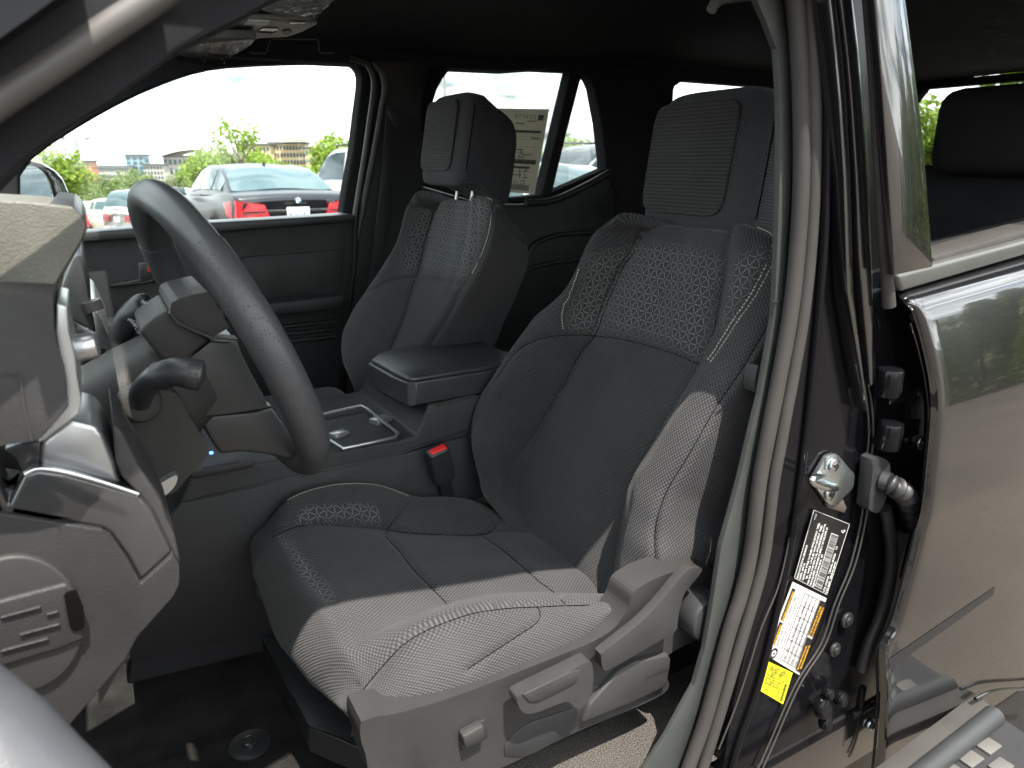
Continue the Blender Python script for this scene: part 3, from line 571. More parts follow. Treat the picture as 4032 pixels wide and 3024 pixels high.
# ---------------------------------------------------------------- floor, console
fl = box('cabin_floor', (1.2, 1.34, .485), (3.9, 1.50, .03), M['carpet'], suv, 0)
box('front_wall', (-.42, 1.34, .85), (.04, 1.60, .70), M['roof'], suv, 0)
con = empty('centre_console', parent=suv)
def prof(pts, y0): return [P(a, b, Y=y0) for a, b in pts]
body = prism('console_body', prof([(747,1875),(791,1853),(900,1838),(1100,1812),(1333,1776),(1560,1738),(1640,1718),(1690,1592),(2000,1538),(2100,1530),(2150,2300),(500,2700),(560,2150),(700,2000)], 1.21), (0, .34, 0), M['plast'], con, bev=.006, seg=3)
def cutbox(o, c, s, rot=None):
    bm = bmesh.new(); bm2 = bmesh.new(); b = box('cut', c, s, M['smooth'], None, 0, rot)
    md = o.modifiers.new('b', 'BOOLEAN'); md.object = b; md.operation = 'DIFFERENCE'; md.solver = 'EXACT'; dg = bpy.context.evaluated_depsgraph_get(); dg.update()
    me = bpy.data.meshes.new_from_object(o.evaluated_get(dg)); o.modifiers.clear(); o.data = me; bpy.data.objects.remove(b); bm.free(); bm2.free(); me.set_sharp_from_angle(angle=radians(35))
rimP = [P(a, b, Z=.955) for a, b in [(1240,1640),(1421,1597),(1447,1610),(1567,1706),(1554,1723),(1352,1767),(1230,1690)]]
xs = [p[0] for p in rimP]; ys = [p[1] for p in rimP]
cutbox(body, ((min(xs)+max(xs))/2-.005, (min(ys)+max(ys))/2, .92), (max(xs)-min(xs)-.03, max(ys)-min(ys)-.03, .16))
tube('tray_rim', rimP+[rimP[0]], .0035, M['silver'], con, n=8)
for a, b, s in ((1500,1655,.03), (1335,1712,.026)):
    c = P(a, b, Z=.948); box('cup_clip', c, (s*1.3, s, .014), M['silver'], con, .003, Matrix.Rotation(radians(20), 3, 'Z'))
disc('cup_liner', P(1520,1700,Z=.92), (0, 0, 1), .03, .03, M['smooth'], con); disc('cup_liner', P(1400,1745,Z=.90), (0, 0, 1), .03, .03, M['smooth'], con)
slab('console_seam', [(766,1966),(1329,1838),(1560,1788),(1839,1693),(1839,1702),(1560,1796),(1329,1848),(766,1976)], M['smooth'], con, (0, .01, 0), .001, Y=1.2055)
slab('console_side', [(715,1985),(766,1972),(1329,1845),(1600,1785),(2050,1660),(2100,2300),(500,2600),(600,2100)], M['plast'], con, (0, .01, 0), .002, Y=1.202)
slab('console_slot', [(1716,1590),(1870,1554),(1872,1562),(1722,1600)], M['plastg'], con, (0, .004, 0), .001, Y=1.206)
lid = [P(a, b, Z=1.061) for a, b in [(1447,1419),(1479,1394),(1580,1368),(1706,1346),(1833,1327),(1880,1335),(2000,1385)]]
lidb = lid + [V(.80, 1.215, 1.061), P(1635,1494,Z=1.061), P(1600,1496,Z=1.061), P(1540,1470,Z=1.061)]
ld = prism('armrest_lid', [p+V(0,0,-.052) for p in lidb], (0, 0, .046), M['leather'], con, bev=.016, seg=5)
cen = sum(lidb)/len(lidb); prism('lid_pad', [cen+(p-cen)*.955+V(0,0,-.009) for p in lidb], (0, 0, .012), M['leather'], ld, bev=.006, seg=3)
slab('lid_latch', [(1472,1520),(1500,1512),(1570,1552),(1560,1568),(1545,1570),(1472,1530)], M['smooth'], con, (.02, .03, .0), .003, X=.49)
box('shift_base', P(860,1810,Z=.965), (.10, .10, .016), M['plastg'], con, .005); box('shift_slot', P(860,1812,Z=.972), (.06, .05, .006), M['blackp'], con, .002)
bl = plastic('blue_lamp', (.05, .1, .9), .4, vary=0); e_ = [n for n in bl.node_tree.nodes if n.type == 'BSDF_PRINCIPLED'][0]; e_.inputs['Emission Color'].default_value = (.05, .15, 1, 1); e_.inputs['Emission Strength'].default_value = 1.2
box('shift_lamp', P(832,1783,Z=.99), (.006, .006, .004), bl, con, .001)
# seat belt buckle
bk0 = P(1735,1830,Y=1.175); Rb = Matrix.Rotation(radians(-14), 3, 'Y') @ Matrix.Rotation(radians(12), 3, 'X')
bkl = empty('belt_buckle', parent=suv)
rbox('buckle_body', bk0, (.043, .026, .080), M['smooth'], bkl, .005, Rb); top = bk0 + np.array(Rb @ Vector((0, -.002, .0385)))
rbox('release_button', top, (.034, .016, .008), M['red'], bkl, .003, Rb, 3); rbox('buckle_stalk', bk0 + np.array(Rb @ Vector((0, 0, -.075))), (.026, .012, .09), M['rubberd'], bkl, .003, Rb)
text('raised_word', 'PRESS', bk0 + np.array(Rb @ Vector((-.010, -.0135, -.01))), Rb @ Vector((1,0,0)), Rb @ Vector((0,0,1)), .008, M['plastg'], bkl)
slab('hinge_cover', [(1880,1985),(1930,1950),(1960,1960),(1965,2010),(1930,2030)], M['plastg'], suv, (0, .03, 0), .006, Y=1.19)
# floor mat and its button, bracket under the seat
mat = prism('floor_mat', [V(-.30,.66,.505), V(-.30,1.10,.505), V(.30,1.10,.505), V(.42,1.04,.505), V(.45,.66,.505)], (0, 0, .006), M['carpet'], None, bev=.002)
tag(mat, 'black carpet floor mat lying in the driver footwell with a round fastener', 'floor mat')
bc = P(985,2935,Z=.514); disc('mat_fastener', bc, (0,0,1), .034, .008, M['smooth'], mat, bev=.002); disc('fastener_knob', bc+V(0,0,.006), (0,0,1), .012, .012, M['piano'], mat, bev=.003)
prism('seat_rail', [P(1020,2475,Z=.62), P(1037,2434,Z=.62), P(1300,2350,Z=.62), P(1700,2900,Z=.62), P(1424,2949,Z=.62), P(1214,2861,Z=.62)], (0, 0, -.05), M['smooth'], seat, bev=.002)
tube('rail_edge', [P(x,y,Z=.621) for x, y in [(1037,2434),(1020,2475),(1120,2680),(1214,2861),(1330,2905),(1424,2949)]], .0016, M['chrome'], seat, n=6)  # lit edge of the bracket drawn as a bright metal tube
box('seat_underframe', (.42, .93, .66), (.34, .40, .16), M['rubberd'], seat, .01)

# ---------------------------------------------------------------- steering wheel and column
t_, ya = radians(20.8), radians(6.77); WC = V(.1303, .9491, 1.2401)
wn_ = V(cos(t_)*cos(ya), sin(ya), sin(t_)); wn_ /= np.linalg.norm(wn_); wU = np.cross(wn_, [0,1,0]); wU /= np.linalg.norm(wU); wU = wU*(1 if wU[2] > 0 else -1); wW = np.cross(wn_, wU); wW = wW*(1 if wW[1] > 0 else -1)
sw = empty('steering_wheel', parent=suv)
def rimpts(a0, a1, n, R=.187): return [WC + R*(cos(a)*wU + sin(a)*wW) for a in np.linspace(a0, a1, n)]
# angle 0 = top, +pi/2 = passenger side, -pi/2 = near side
perf = NT('perforated_leather'); perf.p.inputs['Base Color'].default_value = (.042,.044,.048,1); perf.p.inputs['Roughness'].default_value = .45
vo = perf.n('ShaderNodeTexVoronoi'); vo.inputs['Scale'].default_value = 240; vo.inputs['Randomness'].default_value = .05; perf.l(perf.obj(), vo.inputs['Vector'])
h_ = perf.ramp(vo.outputs['Distance'], .10, .28); perf.l(perf.mix(h_, (.012,.012,.013), (.045,.046,.05)), perf.p.inputs['Base Color']); perf.bump(h_, .6, .0007)
M['rim'] = plastic('rim_leather', (.045,.048,.050), .36, grain=600, st=.18)
tube('wheel_rim', rimpts(-radians(47), radians(47), 40), .0205, M['rim'], sw, n=20, cap=True)
tube('wheel_rim', rimpts(-radians(130), -radians(47), 40), .0215, perf.m, sw, n=20); tube('wheel_rim', rimpts(radians(47), radians(130), 40), .0215, perf.m, sw, n=20)
tube('wheel_rim', rimpts(radians(130), radians(230), 40), .0205, M['rim'], sw, n=20)
def wl(a, b, c): return WC + a*wU + b*wW + c*wn_      # a up, b towards the passenger, c towards the driver
def wsl(name, pts, c, th, mat, par=sw, bev=.006): return prism(name, [wl(a, b, c) for a, b in pts], wn_*th, mat, par, bev=bev, seg=3)
hub = 0 and wsl('airbag_cover', cr(np.array([(.062,-.070),(.072,0),(.062,.070),(0,.085),(-.055,.055),(-.07,0),(-.055,-.055),(0,-.085),(.062,-.070)]), 50)[:-1], -.012, .030, M['plastg'], bev=.012)
0 and wsl('hub_back', cr(np.array([(.05,-.06),(.06,0),(.05,.06),(0,.075),(-.06,.05),(-.07,0),(-.06,-.05),(0,-.075),(.05,-.06)]), 50)[:-1], -.062, .05, M['plast'], bev=.012)
for s in ():
    wsl('wheel_spoke', [(.030, s*.06), (.028, s*.165), (-.012, s*.170), (-.03, s*.06)][::s], -.018, .022, M['smooth'])
0 and wsl('lower_spoke', [(-.04,-.055),(-.165,-.075),(-.175,-.05),(-.12,-.02),(-.12,.02),(-.175,.05),(-.165,.075),(-.04,.055)], -.016, .012, M['smooth'])
def ws(name, px, y, th, mat, bev=.008, n=0): return dp0(name, px, y, th, mat, bev, n)
def dp0(name, pts, y, th, mat, bev, n):
    q = np.array(pts, float); q = cr(np.vstack([q, q[:1]]), n)[:-1] if n else q
    return prism(name, [P(a, b, Y=y) for a, b in q], (0, th, 0), mat, sw, bev=bev, seg=4)
ws('hub_housing', [(544,1303),(600,1258),(671,1214),(700,1250),(760,1290),(829,1337),(795,1370),(760,1398),(720,1445),(633,1417)], .865, .12, M['plastg'], .008)
ws('airbag_cover', [(668,1222),(676,1192),(703,1177),(760,1160),(817,1150),(860,1210),(890,1265),(904,1290),(842,1324),(760,1292),(709,1268)], .855, .14, M['plastg'], .008)
ws('cover_seam', [(672,1228),(709,1270),(760,1294),(842,1326),(935,1334),(935,1345),(838,1337),(755,1303),(700,1275),(666,1236)], .853, .02, M['blackp'], 0)
ws('hub_side', [(829,1344),(937,1347),(952,1390),(990,1470),(1038,1556),(1055,1598),(1030,1610),(900,1632),(785,1644),(671,1537),(640,1440),(700,1440),(760,1398)], .875, .11, M['smooth'], .010)
ws('lower_spoke', [(778,1640),(1006,1619),(1076,1600),(1125,1670),(1171,1752),(1196,1828),(1150,1812),(1044,1790),(950,1780),(867,1790),(820,1720)], .885, .03, M['smooth'], .005)
# column shroud
cx = lambda a, b, c: WC + a*wU + b*wW - c*wn_
def ringc(c, w, h, up=0, e=.6, n=36):
    r = []
    for k in range(n):
        th = 2*pi*k/n; x, y = cos(th), sin(th); r.append(cx(math.copysign(abs(y)**e, y)*h+up, math.copysign(abs(x)**e, x)*w, c))
    return r
G = np.array([ringc(*a) for a in [(.052,.02,.02,-.01),(.053,.066,.052,-.012),(.058,.070,.058,-.012),(.12,.072,.066,-.02),(.19,.068,.072,-.03),(.26,.062,.070,-.04),(.35,.055,.06,-.05)]])
colm = gridobj('column_shroud', G, M['plastg'], suv, closeu=True, smooth=45)
M['colm'] = plastic('column_plastic', (.024,.0235,.023), .5, spec=.3, grain=800, st=.5); colm.data.materials[0] = M['colm']
lowsh = slab('column_lower_cover', cr(np.array([(470,1600),(520,1640),(671,1540),(760,1660),(817,1760),(812,1800),(740,1880),(690,1936),(640,1945),(600,1850),(540,1740),(480,1690),(470,1600)]), 60)[:-1], M['colm'], colm, (0,.13,0), .022, Y=.845)
slab('tilt_lever', cr(np.array([(630,1905),(690,1872),(698,1890),(680,1925),(640,1955),(625,1935),(630,1905)]), 24)[:-1], M['silver'], colm, (0,.02,0), .005, Y=.83)
disc('stalk_boot', P(551,1587,Y=.835), (.25,-1,.1), .024, .022, M['colm'], colm, bev=.006, r2=.020)
st1 = tube('turn_stalk', [P(551,1590,Y=.84), P(560,1545,Y=.80), P(610,1490,Y=.775), P(680,1465,Y=.765), P(745,1470,Y=.758), P(795,1478,Y=.755)], [.011,.012,.0125,.0145,.0155,.0155], M['smooth'], suv, n=20, res=40)
tube('stalk_band', [P(628,1483,Y=.7735), P(650,1474,Y=.770)], .0150, M['rubberd'], st1, n=20); 
tube('stalk_cap', [P(736,1470,Y=.758), P(765,1474,Y=.757), P(790,1478,Y=.755), P(803,1480,Y=.754)], [.0157,.0160,.0155,.010], M['plastg'], st1, n=20)
st2 = tube('wiper_stalk', [P(462,1400,Y=1.02), P(475,1335,Y=1.02), P(500,1280,Y=1.01), P(530,1235,Y=1.0), P(570,1200,Y=.995), P(590,1190,Y=.99)], [.014,.015,.0165,.0165,.0155,.008], M['smooth'], suv, n=20, res=40)
for s, a, b, sz in (('MIST',500,1262,.0055),('OFF',515,1275,.005),('INT',523,1285,.005),('LO',530,1297,.005),('HI',535,1310,.005),('REAR',555,1190,.005),('ON',548,1225,.005),('INT',568,1230,.005)):
    text('stalk_word', s, P(a,b,Y=.968), P(a+30,b+13,Y=.968)-P(a,b,Y=.968), P(a+14,b-30,Y=.968)-P(a,b,Y=.968), sz, M['white'], st2)

# ---------------------------------------------------------------- dashboard (outboard end, near the camera)
dash = empty('dashboard', parent=suv); M['knee'] = plastic('knee_panel_plastic', (.024,.0232,.024), .5, spec=.25, grain=800, st=.5)
def dp(name, pts, y, th, mat, bev=.006, n=0, par=None):
    q = np.array(pts, float); q = cr(np.vstack([q, q[:1]]), n)[:-1] if n else q
    return prism(name, [P(a, b, Y=y) for a, b in q], (0, th, 0), mat, par or dash, bev=bev, seg=4)
dp('instrument_hood', [(-900,800),(-200,780),(0,790),(110,795),(190,804),(285,816),(318,850),(339,899),(316,956),(209,1133),(177,1158),(0,1152),(-900,1160)], .66, .14, M['dash'], .010)
dp('hood_edge', [(190,800),(287,812),(322,848),(345,899),(320,960),(215,1140),(196,1135),(300,955),(322,899),(300,860),(200,830)], .668, .30, M['smooth'], .004)
dp('vent_housing', [(-700,1145),(0,1157),(209,1163),(214,1283),(222,1353),(253,1448),(260,1543),(268,1594),(220,1660),(146,1733),(0,1758),(-700,1760)], .60, .10, M['plastg'], .012)
dp('vent_seam', [(0,1470),(70,1466),(84,1480),(100,1600),(130,1735),(122,1738),(90,1600),(76,1486),(66,1474),(0,1478)], .5985, .003, M['blackp'], 0)
dp('vent_frame', [(222,1195),(266,1208),(272,1303),(297,1404),(304,1480),(323,1581),(310,1632),(165,1740),(146,1733),(262,1600),(256,1500),(234,1417),(218,1309)], .605, .09, M['silver'], .004)
kn = P(310,1370,Y=.66); disc('vent_knob', kn, (1,-.1,.1), .011, .028, M['silver'], dash, bev=.003)
dp('dash_upper_trim', [(158,1746),(272,1651),(373,1676),(405,1708),(456,1822),(462,1869),(480,1910),(253,1856),(152,1841)], .66, .10, M['silver'], .006)  # silver colour stands in for the reflection on gloss black trim
dp('dash_side_gap', [(20,1770),(158,1740),(150,1850),(98,1869),(95,1866),(60,1800)], .655, .10, M['piano'], .004)
dp('trim_panel', [(95,1866),(152,1847),(253,1862),(544,1948),(600,2010),(678,2176),(553,2292),(500,2190),(434,2102),(400,2081),(271,2058),(0,2010),(-600,1930),(-600,1760),(-60,1780),(32,1999)], .645, .05, M['piano'], .004)
tube('trim_silver_line', [P(x,y,Y=.645) for x, y in [(98,1867),(152,1845),(253,1858),(400,1898),(544,1946)]], .0022, M['chrome'], dash, n=8, res=30)  # thin silver line along the top of the trim panel
dp('dash_rim', [(443,1670),(480,1700),(544,1830),(600,1920),(640,1985),(655,2040),(690,2110),(712,2224),(678,2182),(600,2016),(544,1945),(480,1880),(456,1820)], .65, .12, M['plastg'], .006)
dp('knee_panel', [(-800,1940),(0,2020),(271,2066),(400,2088),(434,2108),(500,2200),(555,2300),(680,2186),(706,2224),(705,2298),(678,2353),(542,2509),(495,2597),(271,2861),(120,3060),(-800,3300)], .64, .10, M['knee'], .016)
dp('knee_trim', [(400,2740),(480,2590),(515,2580),(510,2600),(400,2690)], .648, .05, M['knee'], .004)
ky = .634
vent = dp('side_vent', [(0+70+262*cos(a), 2460+270*sin(a)) for a in np.linspace(0, 2*pi, 48)[:-1]], ky, .012, M['blackp'], .003)
dp('vent_bar', [(-200,2420),(262,2298),(298,2330),(330,2520),(230,2560),(-200,2690)], ky-.004, .012, M['knee'], .003, par=vent)
dp('vent_slot', [(252,2350),(262,2334),(300,2326),(330,2400),(332,2470),(320,2482),(288,2485),(275,2470)], ky-.0065, .003, M['void'], .0005, par=vent)
for a, b, l in ((0,2432,160),(180,2420,50),(75,2500,160),(0,2565,190)): dp('vent_ridge', [(a,b),(a+l,b-l*.27),(a+l,b-l*.27+8),(a,b+8)], ky-.007, .004, M['knee'], .001, par=vent)
# lower mass behind the end so that the footwell is closed
box('dash_body', (-.30, 1.42, 1.10), (.30, 1.36, .38), M['roof'], dash, .03); box('glovebox', (-.28, 1.78, .92), (.30, .60, .20), M['roof'], dash, .03)
# screen and centre stack seen edge-on
prism('screen', [P(290,1010,Y=1.06), P(318,1000,Y=1.06), P(345,1130,Y=1.06), P(378,1313,Y=1.06), P(285,1260,Y=1.06), P(240,1130,Y=1.06)], (0,.34,0), M['smooth'], dash, bev=.004)
prism('screen_bezel', [P(354,1208,Y=1.08), P(380,1227,Y=1.08), P(440,1353,Y=1.08), P(405,1379,Y=1.08), P(285,1262,Y=1.08), P(340,1290,Y=1.08)], (0,.30,0), M['silver'], dash, bev=.003)
tube('screen_knob', [P(355,1185,Y=1.06), P(372,1222,Y=1.06)], .012, M['piano'], dash, n=14)
# ---------------------------------------------------------------- driver side of the body
def vstrip(name, L, R, y, th, mat, par=suv, bev=.003, n=0):
    L = [P(a, b, Y=y) for a, b in L]; R = [P(a, b, Y=y) for a, b in R]
    if n: L = list(cr(np.array(L), n)); R = list(cr(np.array(R), n))
    return prism(name, L+R[::-1], (0, th, 0), mat, par, bev=bev, seg=2)
tL = [(2940,-120),(2981,0),(3020,90),(3052,180),(3060,192),(3071,362),(3073,550),(3068,796),(3055,1129),(3048,1250),(2993,1561),(2957,1706),(2913,1894),(2841,2154),(2800,2420),(2775,2560),(2735,2700),(2690,2780),(2625,2900),(2540,3030),(2480,3120)]
tR = [(3070,-120),(3097,0),(3103,90),(3108,181),(3109,190),(3118,434),(3120,560),(3115,723),(3095,1060),(3082,1250),(3030,1500),(3005,1700),(2965,1900),(2931,2179),(2895,2330),(2850,2498),(2765,2813),(2690,3040),(2660,3120)]
M['trimb'] = plastic('pillar_trim_plastic', (.031,.034,.0325), .55, grain=1000, st=.4)
bp = vstrip('pillar_trim', tL, tR, .60, .008, M['trimb'], bev=.004)
slab('trim_joint', [(3040,1183),(3092,1190),(3092,1196),(3040,1189)], M['blackp'], bp, (0,.002,0), 0, Y=.598)
slab('seat_belt_guide', cr(np.array([(2985,1440),(3005,1445),(3008,1500),(2998,1540),(2975,1545),(2972,1500),(2985,1440)]), 24)[:-1], M['trimb'], bp, (0,.02,0), .004, Y=.64)
r1 = [(3100,-150),(3128,0),(3145,181),(3155,434),(3155,723),(3138,1000),(3110,1250),(3065,1500),(3045,1603),(3015,1760),(2990,1900),(2955,2179),(2918,2340),(2868,2498),(2783,2813),(2712,3018),(2670,3150)]
r2 = [(3168,-150),(3190,0),(3199,181),(3205,434),(3203,723),(3187,1000),(3160,1250),(3118,1500),(3098,1603),(3072,1750),(3045,1900),(3010,2179),(2972,2340),(2925,2498),(2832,2813),(2768,3018),(2728,3150)]
door_seal = tube('door_seal', [P(x,y,Y=.585) for x, y in r1], .0100, M['rubber'], suv, n=14, res=120)
tube('seal_lip', [P(x,y,Y=.578) for x, y in r2], .0085, M['rubber'], door_seal, n=14, res=120)
tube('seal_groove', [P((a[0]+b[0])/2, (a[1]+b[1])/2, Y=.590) for a, b in zip(r1, r2)], .006, M['rubberd'], door_seal, n=10, res=120)
# painted pillar
ridge = [(3235,-150),(3243,0),(3252,300),(3255,500),(3247,900),(3225,1200),(3195,1500),(3168,1750),(3120,2100),(3060,2400),(2985,2700),(2900,2950),(2850,3150)]
pf = vstrip('door_pillar', [(3180,-150),(3200,0),(3215,434),(3210,723),(3195,1000),(3165,1250),(3125,1500),(3080,1750),(3020,2179),(2950,2498),(2880,2817),(2830,3150)],
       [(3560,-150),(3570,0),(3600,434),(3630,723),(3655,1000),(3680,1250),(3690,1500),(3690,1750),(3610,2179),(3510,2498),(3500,2817),(3480,3150)], .572, .04, M['jamb'], bev=.002)
tube('pillar_ridge', [P(x,y,Y=.568) for x, y in ridge], .0055, M['jamb'], pf, n=12, res=100)
rd2 = [(3310,-150),(3322,0),(3355,400),(3378,800),(3392,1000),(3380,1150),(3385,1300),(3405,1482),(3424,1603),(3430,1723),(3416,1844),(3404,2019),(3359,2219),(3295,2378),(3240,2538),(3140,2697),(3030,2945),(2960,3100)]
tube('flange', [P(x,y,Y=.568) for x, y in [(3185,1700),(3156,1890),(3121,2061),(3067,2300),(2998,2471),(2944,2642),(2890,2800),(2830,2950)]], .0013, M['rubber'], pf, n=8, res=80)
for k, dx in enumerate((-9, 9)): tube('flange', [P(x+dx,y,Y=.566-.003*k) for x, y in rd2[4:]], .0014, M['rubber'], pf, n=10, res=100)
vstrip('pillar_gloss_strip', [(3255,-150),(3263,0),(3285,200),(3303,400),(3322,700),(3331,1000),(3337,1150),(3361,1300),(3392,1482),(3416,1620)], [(3280,-150),(3292,0),(3318,200),(3335,400),(3350,700),(3357,1000),(3360,1150),(3378,1300),(3402,1482),(3420,1620)], .548, .02, M['paint'], pf, bev=.004)
vstrip('pillar_gloss_strip', [(3300,-150),(3310,0),(3335,200),(3353,400),(3372,700),(3384,1000),(3392,1100),(3405,1250),(3420,1400),(3430,1520)], [(3350,-150),(3364,0),(3388,200),(3404,400),(3424,700),(3434,1000),(3438,1100),(3440,1250),(3440,1400),(3440,1520)], .545, .02, M['paint'], pf, bev=.0025)
ds2 = [(3405,-150),(3418,0),(3440,300),(3458,600),(3475,900),(3492,1080),(3500,1205)]
tube('door_seal', [P(x,y,Y=.535) for x, y in ds2], [.0060]*5+[.0075,.0085], M['rubber'], suv, n=14, res=80)
rdoor = empty('rear_door', parent=suv)
app = vstrip('window_frame_panel', [(3425,-150),(3444,0),(3470,300),(3495,650),(3512,900),(3523,1085)], [(3540,-150),(3567,0),(3600,250),(3632,500),(3655,780),(3675,1052)], .515, .012, M['paint'], rdoor, bev=.002)
# outer skin of the rear door: a curved sheet whose front edge follows the shut line
ed = [(3535,1118,.575),(3548,1140,.560),(3567,1163,.545),(3590,1195,.532),(3627,1241,.522),(3663,1362,.511),(3693,1512,.5005),(3699,1639,.4935),(3687,1784,.491),(3663,2000,.491),(3638,2099,.493),(3598,2258,.498),(3542,2458,.503),(3505,2530,.506),(3490,2578,.508),(3494,2737,.513),(3486,2897,.520),(3470,3060,.527)]
E3 = [P(x, y, Y=w) for x, y, w in ed]; rows = []
for (p, (x, y, w)) in zip(E3, ed):
    r = []
    for dx in (0, .004, .012, .05, .12, .25, .45, .8, 1.3):
        z = p[2] + .09*dx*(1 if p[2] > .9 else .3); bul = -.012*sin(pi*min(dx, 1.0)); r.append(V(p[0]+dx, p[1]+bul+(.012 if dx == 0 else .003 if dx == .004 else 0), z))
    rows.append(r)
skin = gridobj('door_skin', crx(rows, 120, 60), M['paint'], rdoor, smooth=0); skin.data.shade_smooth()
edge = [P(x-22, y, Y=.545) for x, y, w in ed[3:]]; tube('door_edge', edge, .0025, M['paint'], rdoor, n=12, res=120)
tube('door_edge_fold', [P(x-42, y+20, Y=.555) for x, y, w in ed[4:12]], .006, M['paint'], rdoor, n=12, res=80)
tube('door_edge_seal', [P(x-38, y, Y=.552) for x, y, w in ed[4:]], .0025, M['rubber'], rdoor, n=8, res=100)
# belt moulding and sill inside it
def along(x0, y0, x1, y1, Y, k): a, b = P(x0, y0, Y=Y), P(x1, y1, Y=Y); return a + (b-a)*k
bmA, bmB = P(3527,1082,Y=.548), P(4032,948,Y=.548); d_ = (bmB-bmA); bmC, bmD = P(3552,1150,Y=.548), P(4032,1008,Y=.548); bmE = bmA + d_*2.6; bmF = bmC+(bmD-bmC)*2.6
M['belt'] = plastic('satin_moulding', (.11,.113,.108), .35, metal=.5, vary=.05)
prism('belt_moulding', [bmA, bmE, bmF, bmC], (0, .02, 0), M['belt'], rdoor, bev=.006, seg=4)
prism('door_inner', [bmA+V(.03,.06,.0), bmE+V(0,.06,.0), V(2.0,.60,.55), V(.80,.60,.55)], (0, .06, 0), M['doorin'], rdoor, bev=.01)
prism('window_sill', [P(3678,1012,Y=.56), P(4100,888,Y=.56), P(4100,930,Y=.56), P(3678,1055,Y=.56)], (0, .05, 0), M['rubber'], rdoor, bev=.005)
# lower body line: darkness of the door crease put on as a strip
yk = .4895
from mathutils.bvhtree import BVHTree
bv = BVHTree.FromPolygons([v.co[:] for v in skin.data.vertices], [tuple(p.vertices) for p in skin.data.polygons])
def onskin(x, y, off=.0015):
    r = Vector(tuple(ray(x, y))).normalized(); h = bv.ray_cast(Vector(tuple(CAM)), r); return np.array(h[0] - r*off)
G = np.array([[onskin(3497+(3917-3497)*t, 2598+(2310-2598)*t), onskin(3499+(3915-3499)*t, 2617+(2328-2617)*t, .0025), onskin(3501+(3912-3501)*t, 2638+(2343-2638)*t)] for t in np.linspace(0, 1, 30)]); gridobj('body_line', G, M['rubberd'], rdoor)
G = []
for (x0, y0), (x1, y1) in zip([(3500,2530),(3515,2552),(3503,2578),(3496,2596)], [(4010,2215),(4020,2235),(3990,2262),(3960,2290)]): G.append((x0,y0,x1,y1))
pr_ = [[P(a,b,Y=w), P((a+c)/2,(b+d)/2-8,Y=w-.004), P(c,d,Y=w)] for (a,b,c,d), w in zip(G, (.499,.488,.488,.499))]
0 and gridobj('body_ridge', crx(pr_, 16, 24), M['paint'], rdoor)
# belts, hinges, striker, wiring on the pillar
FY = .570
sk = slab('striker_plate', cr(np.array([(3255,1800),(3275,1790),(3300,1793),(3345,1846),(3364,1868),(3362,1900),(3354,1926),(3300,1980),(3283,1988),(3262,1984),(3240,1955),(3212,1915),(3208,1885),(3215,1868),(3255,1800)]), 60)[:-1], M['zinc'], suv, (0,.006,0), .0015, Y=FY-.007)
tube('striker_loop', [P(3240,1872,Y=.560), P(3225,1875,Y=.535), P(3200,1885,Y=.527), P(3206,1903,Y=.527), P(3255,1922,Y=.528), P(3285,1925,Y=.540), P(3300,1918,Y=.560)], .0042, M['chrome'], sk, n=14, res=50)
for a, b in ((3287,1832),(3269,1947)):
    c = P(a, b, Y=.560); disc('screw', c, (0,1,0), .0095, .003, M['chrome'], sk); disc('screw_socket', c-V(0,.002,0), (0,1,0), .004, .002, M['rubberd'], sk, n=6, bev=0)
ux = P(3251,1800,Y=.5)-P(3247,1850,Y=.5); text('stamped_word', 'AISIN', P(3252,1848,Y=.5625), ux, P(3235,1848,Y=.5)-P(3252,1848,Y=.5), .0075, M['rubberd'], sk)
slab('striker_patch', [(3250,1985),(3320,1965),(3335,2000),(3325,2020),(3262,2000)], plastic('patch_brown', (.06,.045,.04), .7), sk, (0,.004,0), .001, Y=FY-.003)  # brown patch just below the striker plate
# information labels
def label(name, px, base, Y=FY-.0025):
    q = [P(a, b, Y=Y) for a, b in px]    # order: start of text axis top, end top, end bottom, start bottom
    o = prism(name, q, (0, .0012, 0), base, suv, bev=0); A, B, C_, D_ = q
    def at(u, v, lift=.0006): return (A*(1-u)+B*u)*(1-v)+(D_*(1-u)+C_*u)*v - V(0, lift, 0)
    return o, at, B-A, A-D_
def lb(o, at, u0, v0, u1, v1, m, name='printed_bar'): return prism(name, [at(u0,v0), at(u1,v0), at(u1,v1), at(u0,v1)], (0,.0002,0), m, o, bev=0)
# black certification label: text runs up the pillar
M['labk'] = plastic('label_black', (.008,.008,.008), .35, vary=0); M['lawh'] = plastic('label_white', (.45,.45,.44), .5, vary=0); M['laye'] = plastic('label_yellow', (.62,.58,.01), .5, vary=0); M['amber'] = plastic('amber_print', (.75,.38,.03), .5, vary=0); M['white'] = M['white']
o, at, ax, ay = label('certification_label', [(3126,2275),(3203,2007),(3345,2063),(3255,2342)], M['labk'])
fr = [lb(o,at,0,0,1,.012,M['lawh']), lb(o,at,0,.988,1,1,M['lawh']), lb(o,at,0,0,.006,1,M['lawh']), lb(o,at,.994,0,1,1,M['lawh']), lb(o,at,.03,.60,.80,.80,M['lawh'])]
random.seed(3); x = .035
while x < .79:
    w = random.choice((.003,.005,.008)); fr.append(lb(o,at,x,.61,x+w,.79,M['labk'])); q_ = fr[-1]; q_.data.transform(Matrix.Translation((0,-.0003,0))); x += w+random.choice((.004,.006,.010))
joinm(fr, 'label_print')
L_ = np.linalg.norm(ax); Hh = np.linalg.norm(ay)
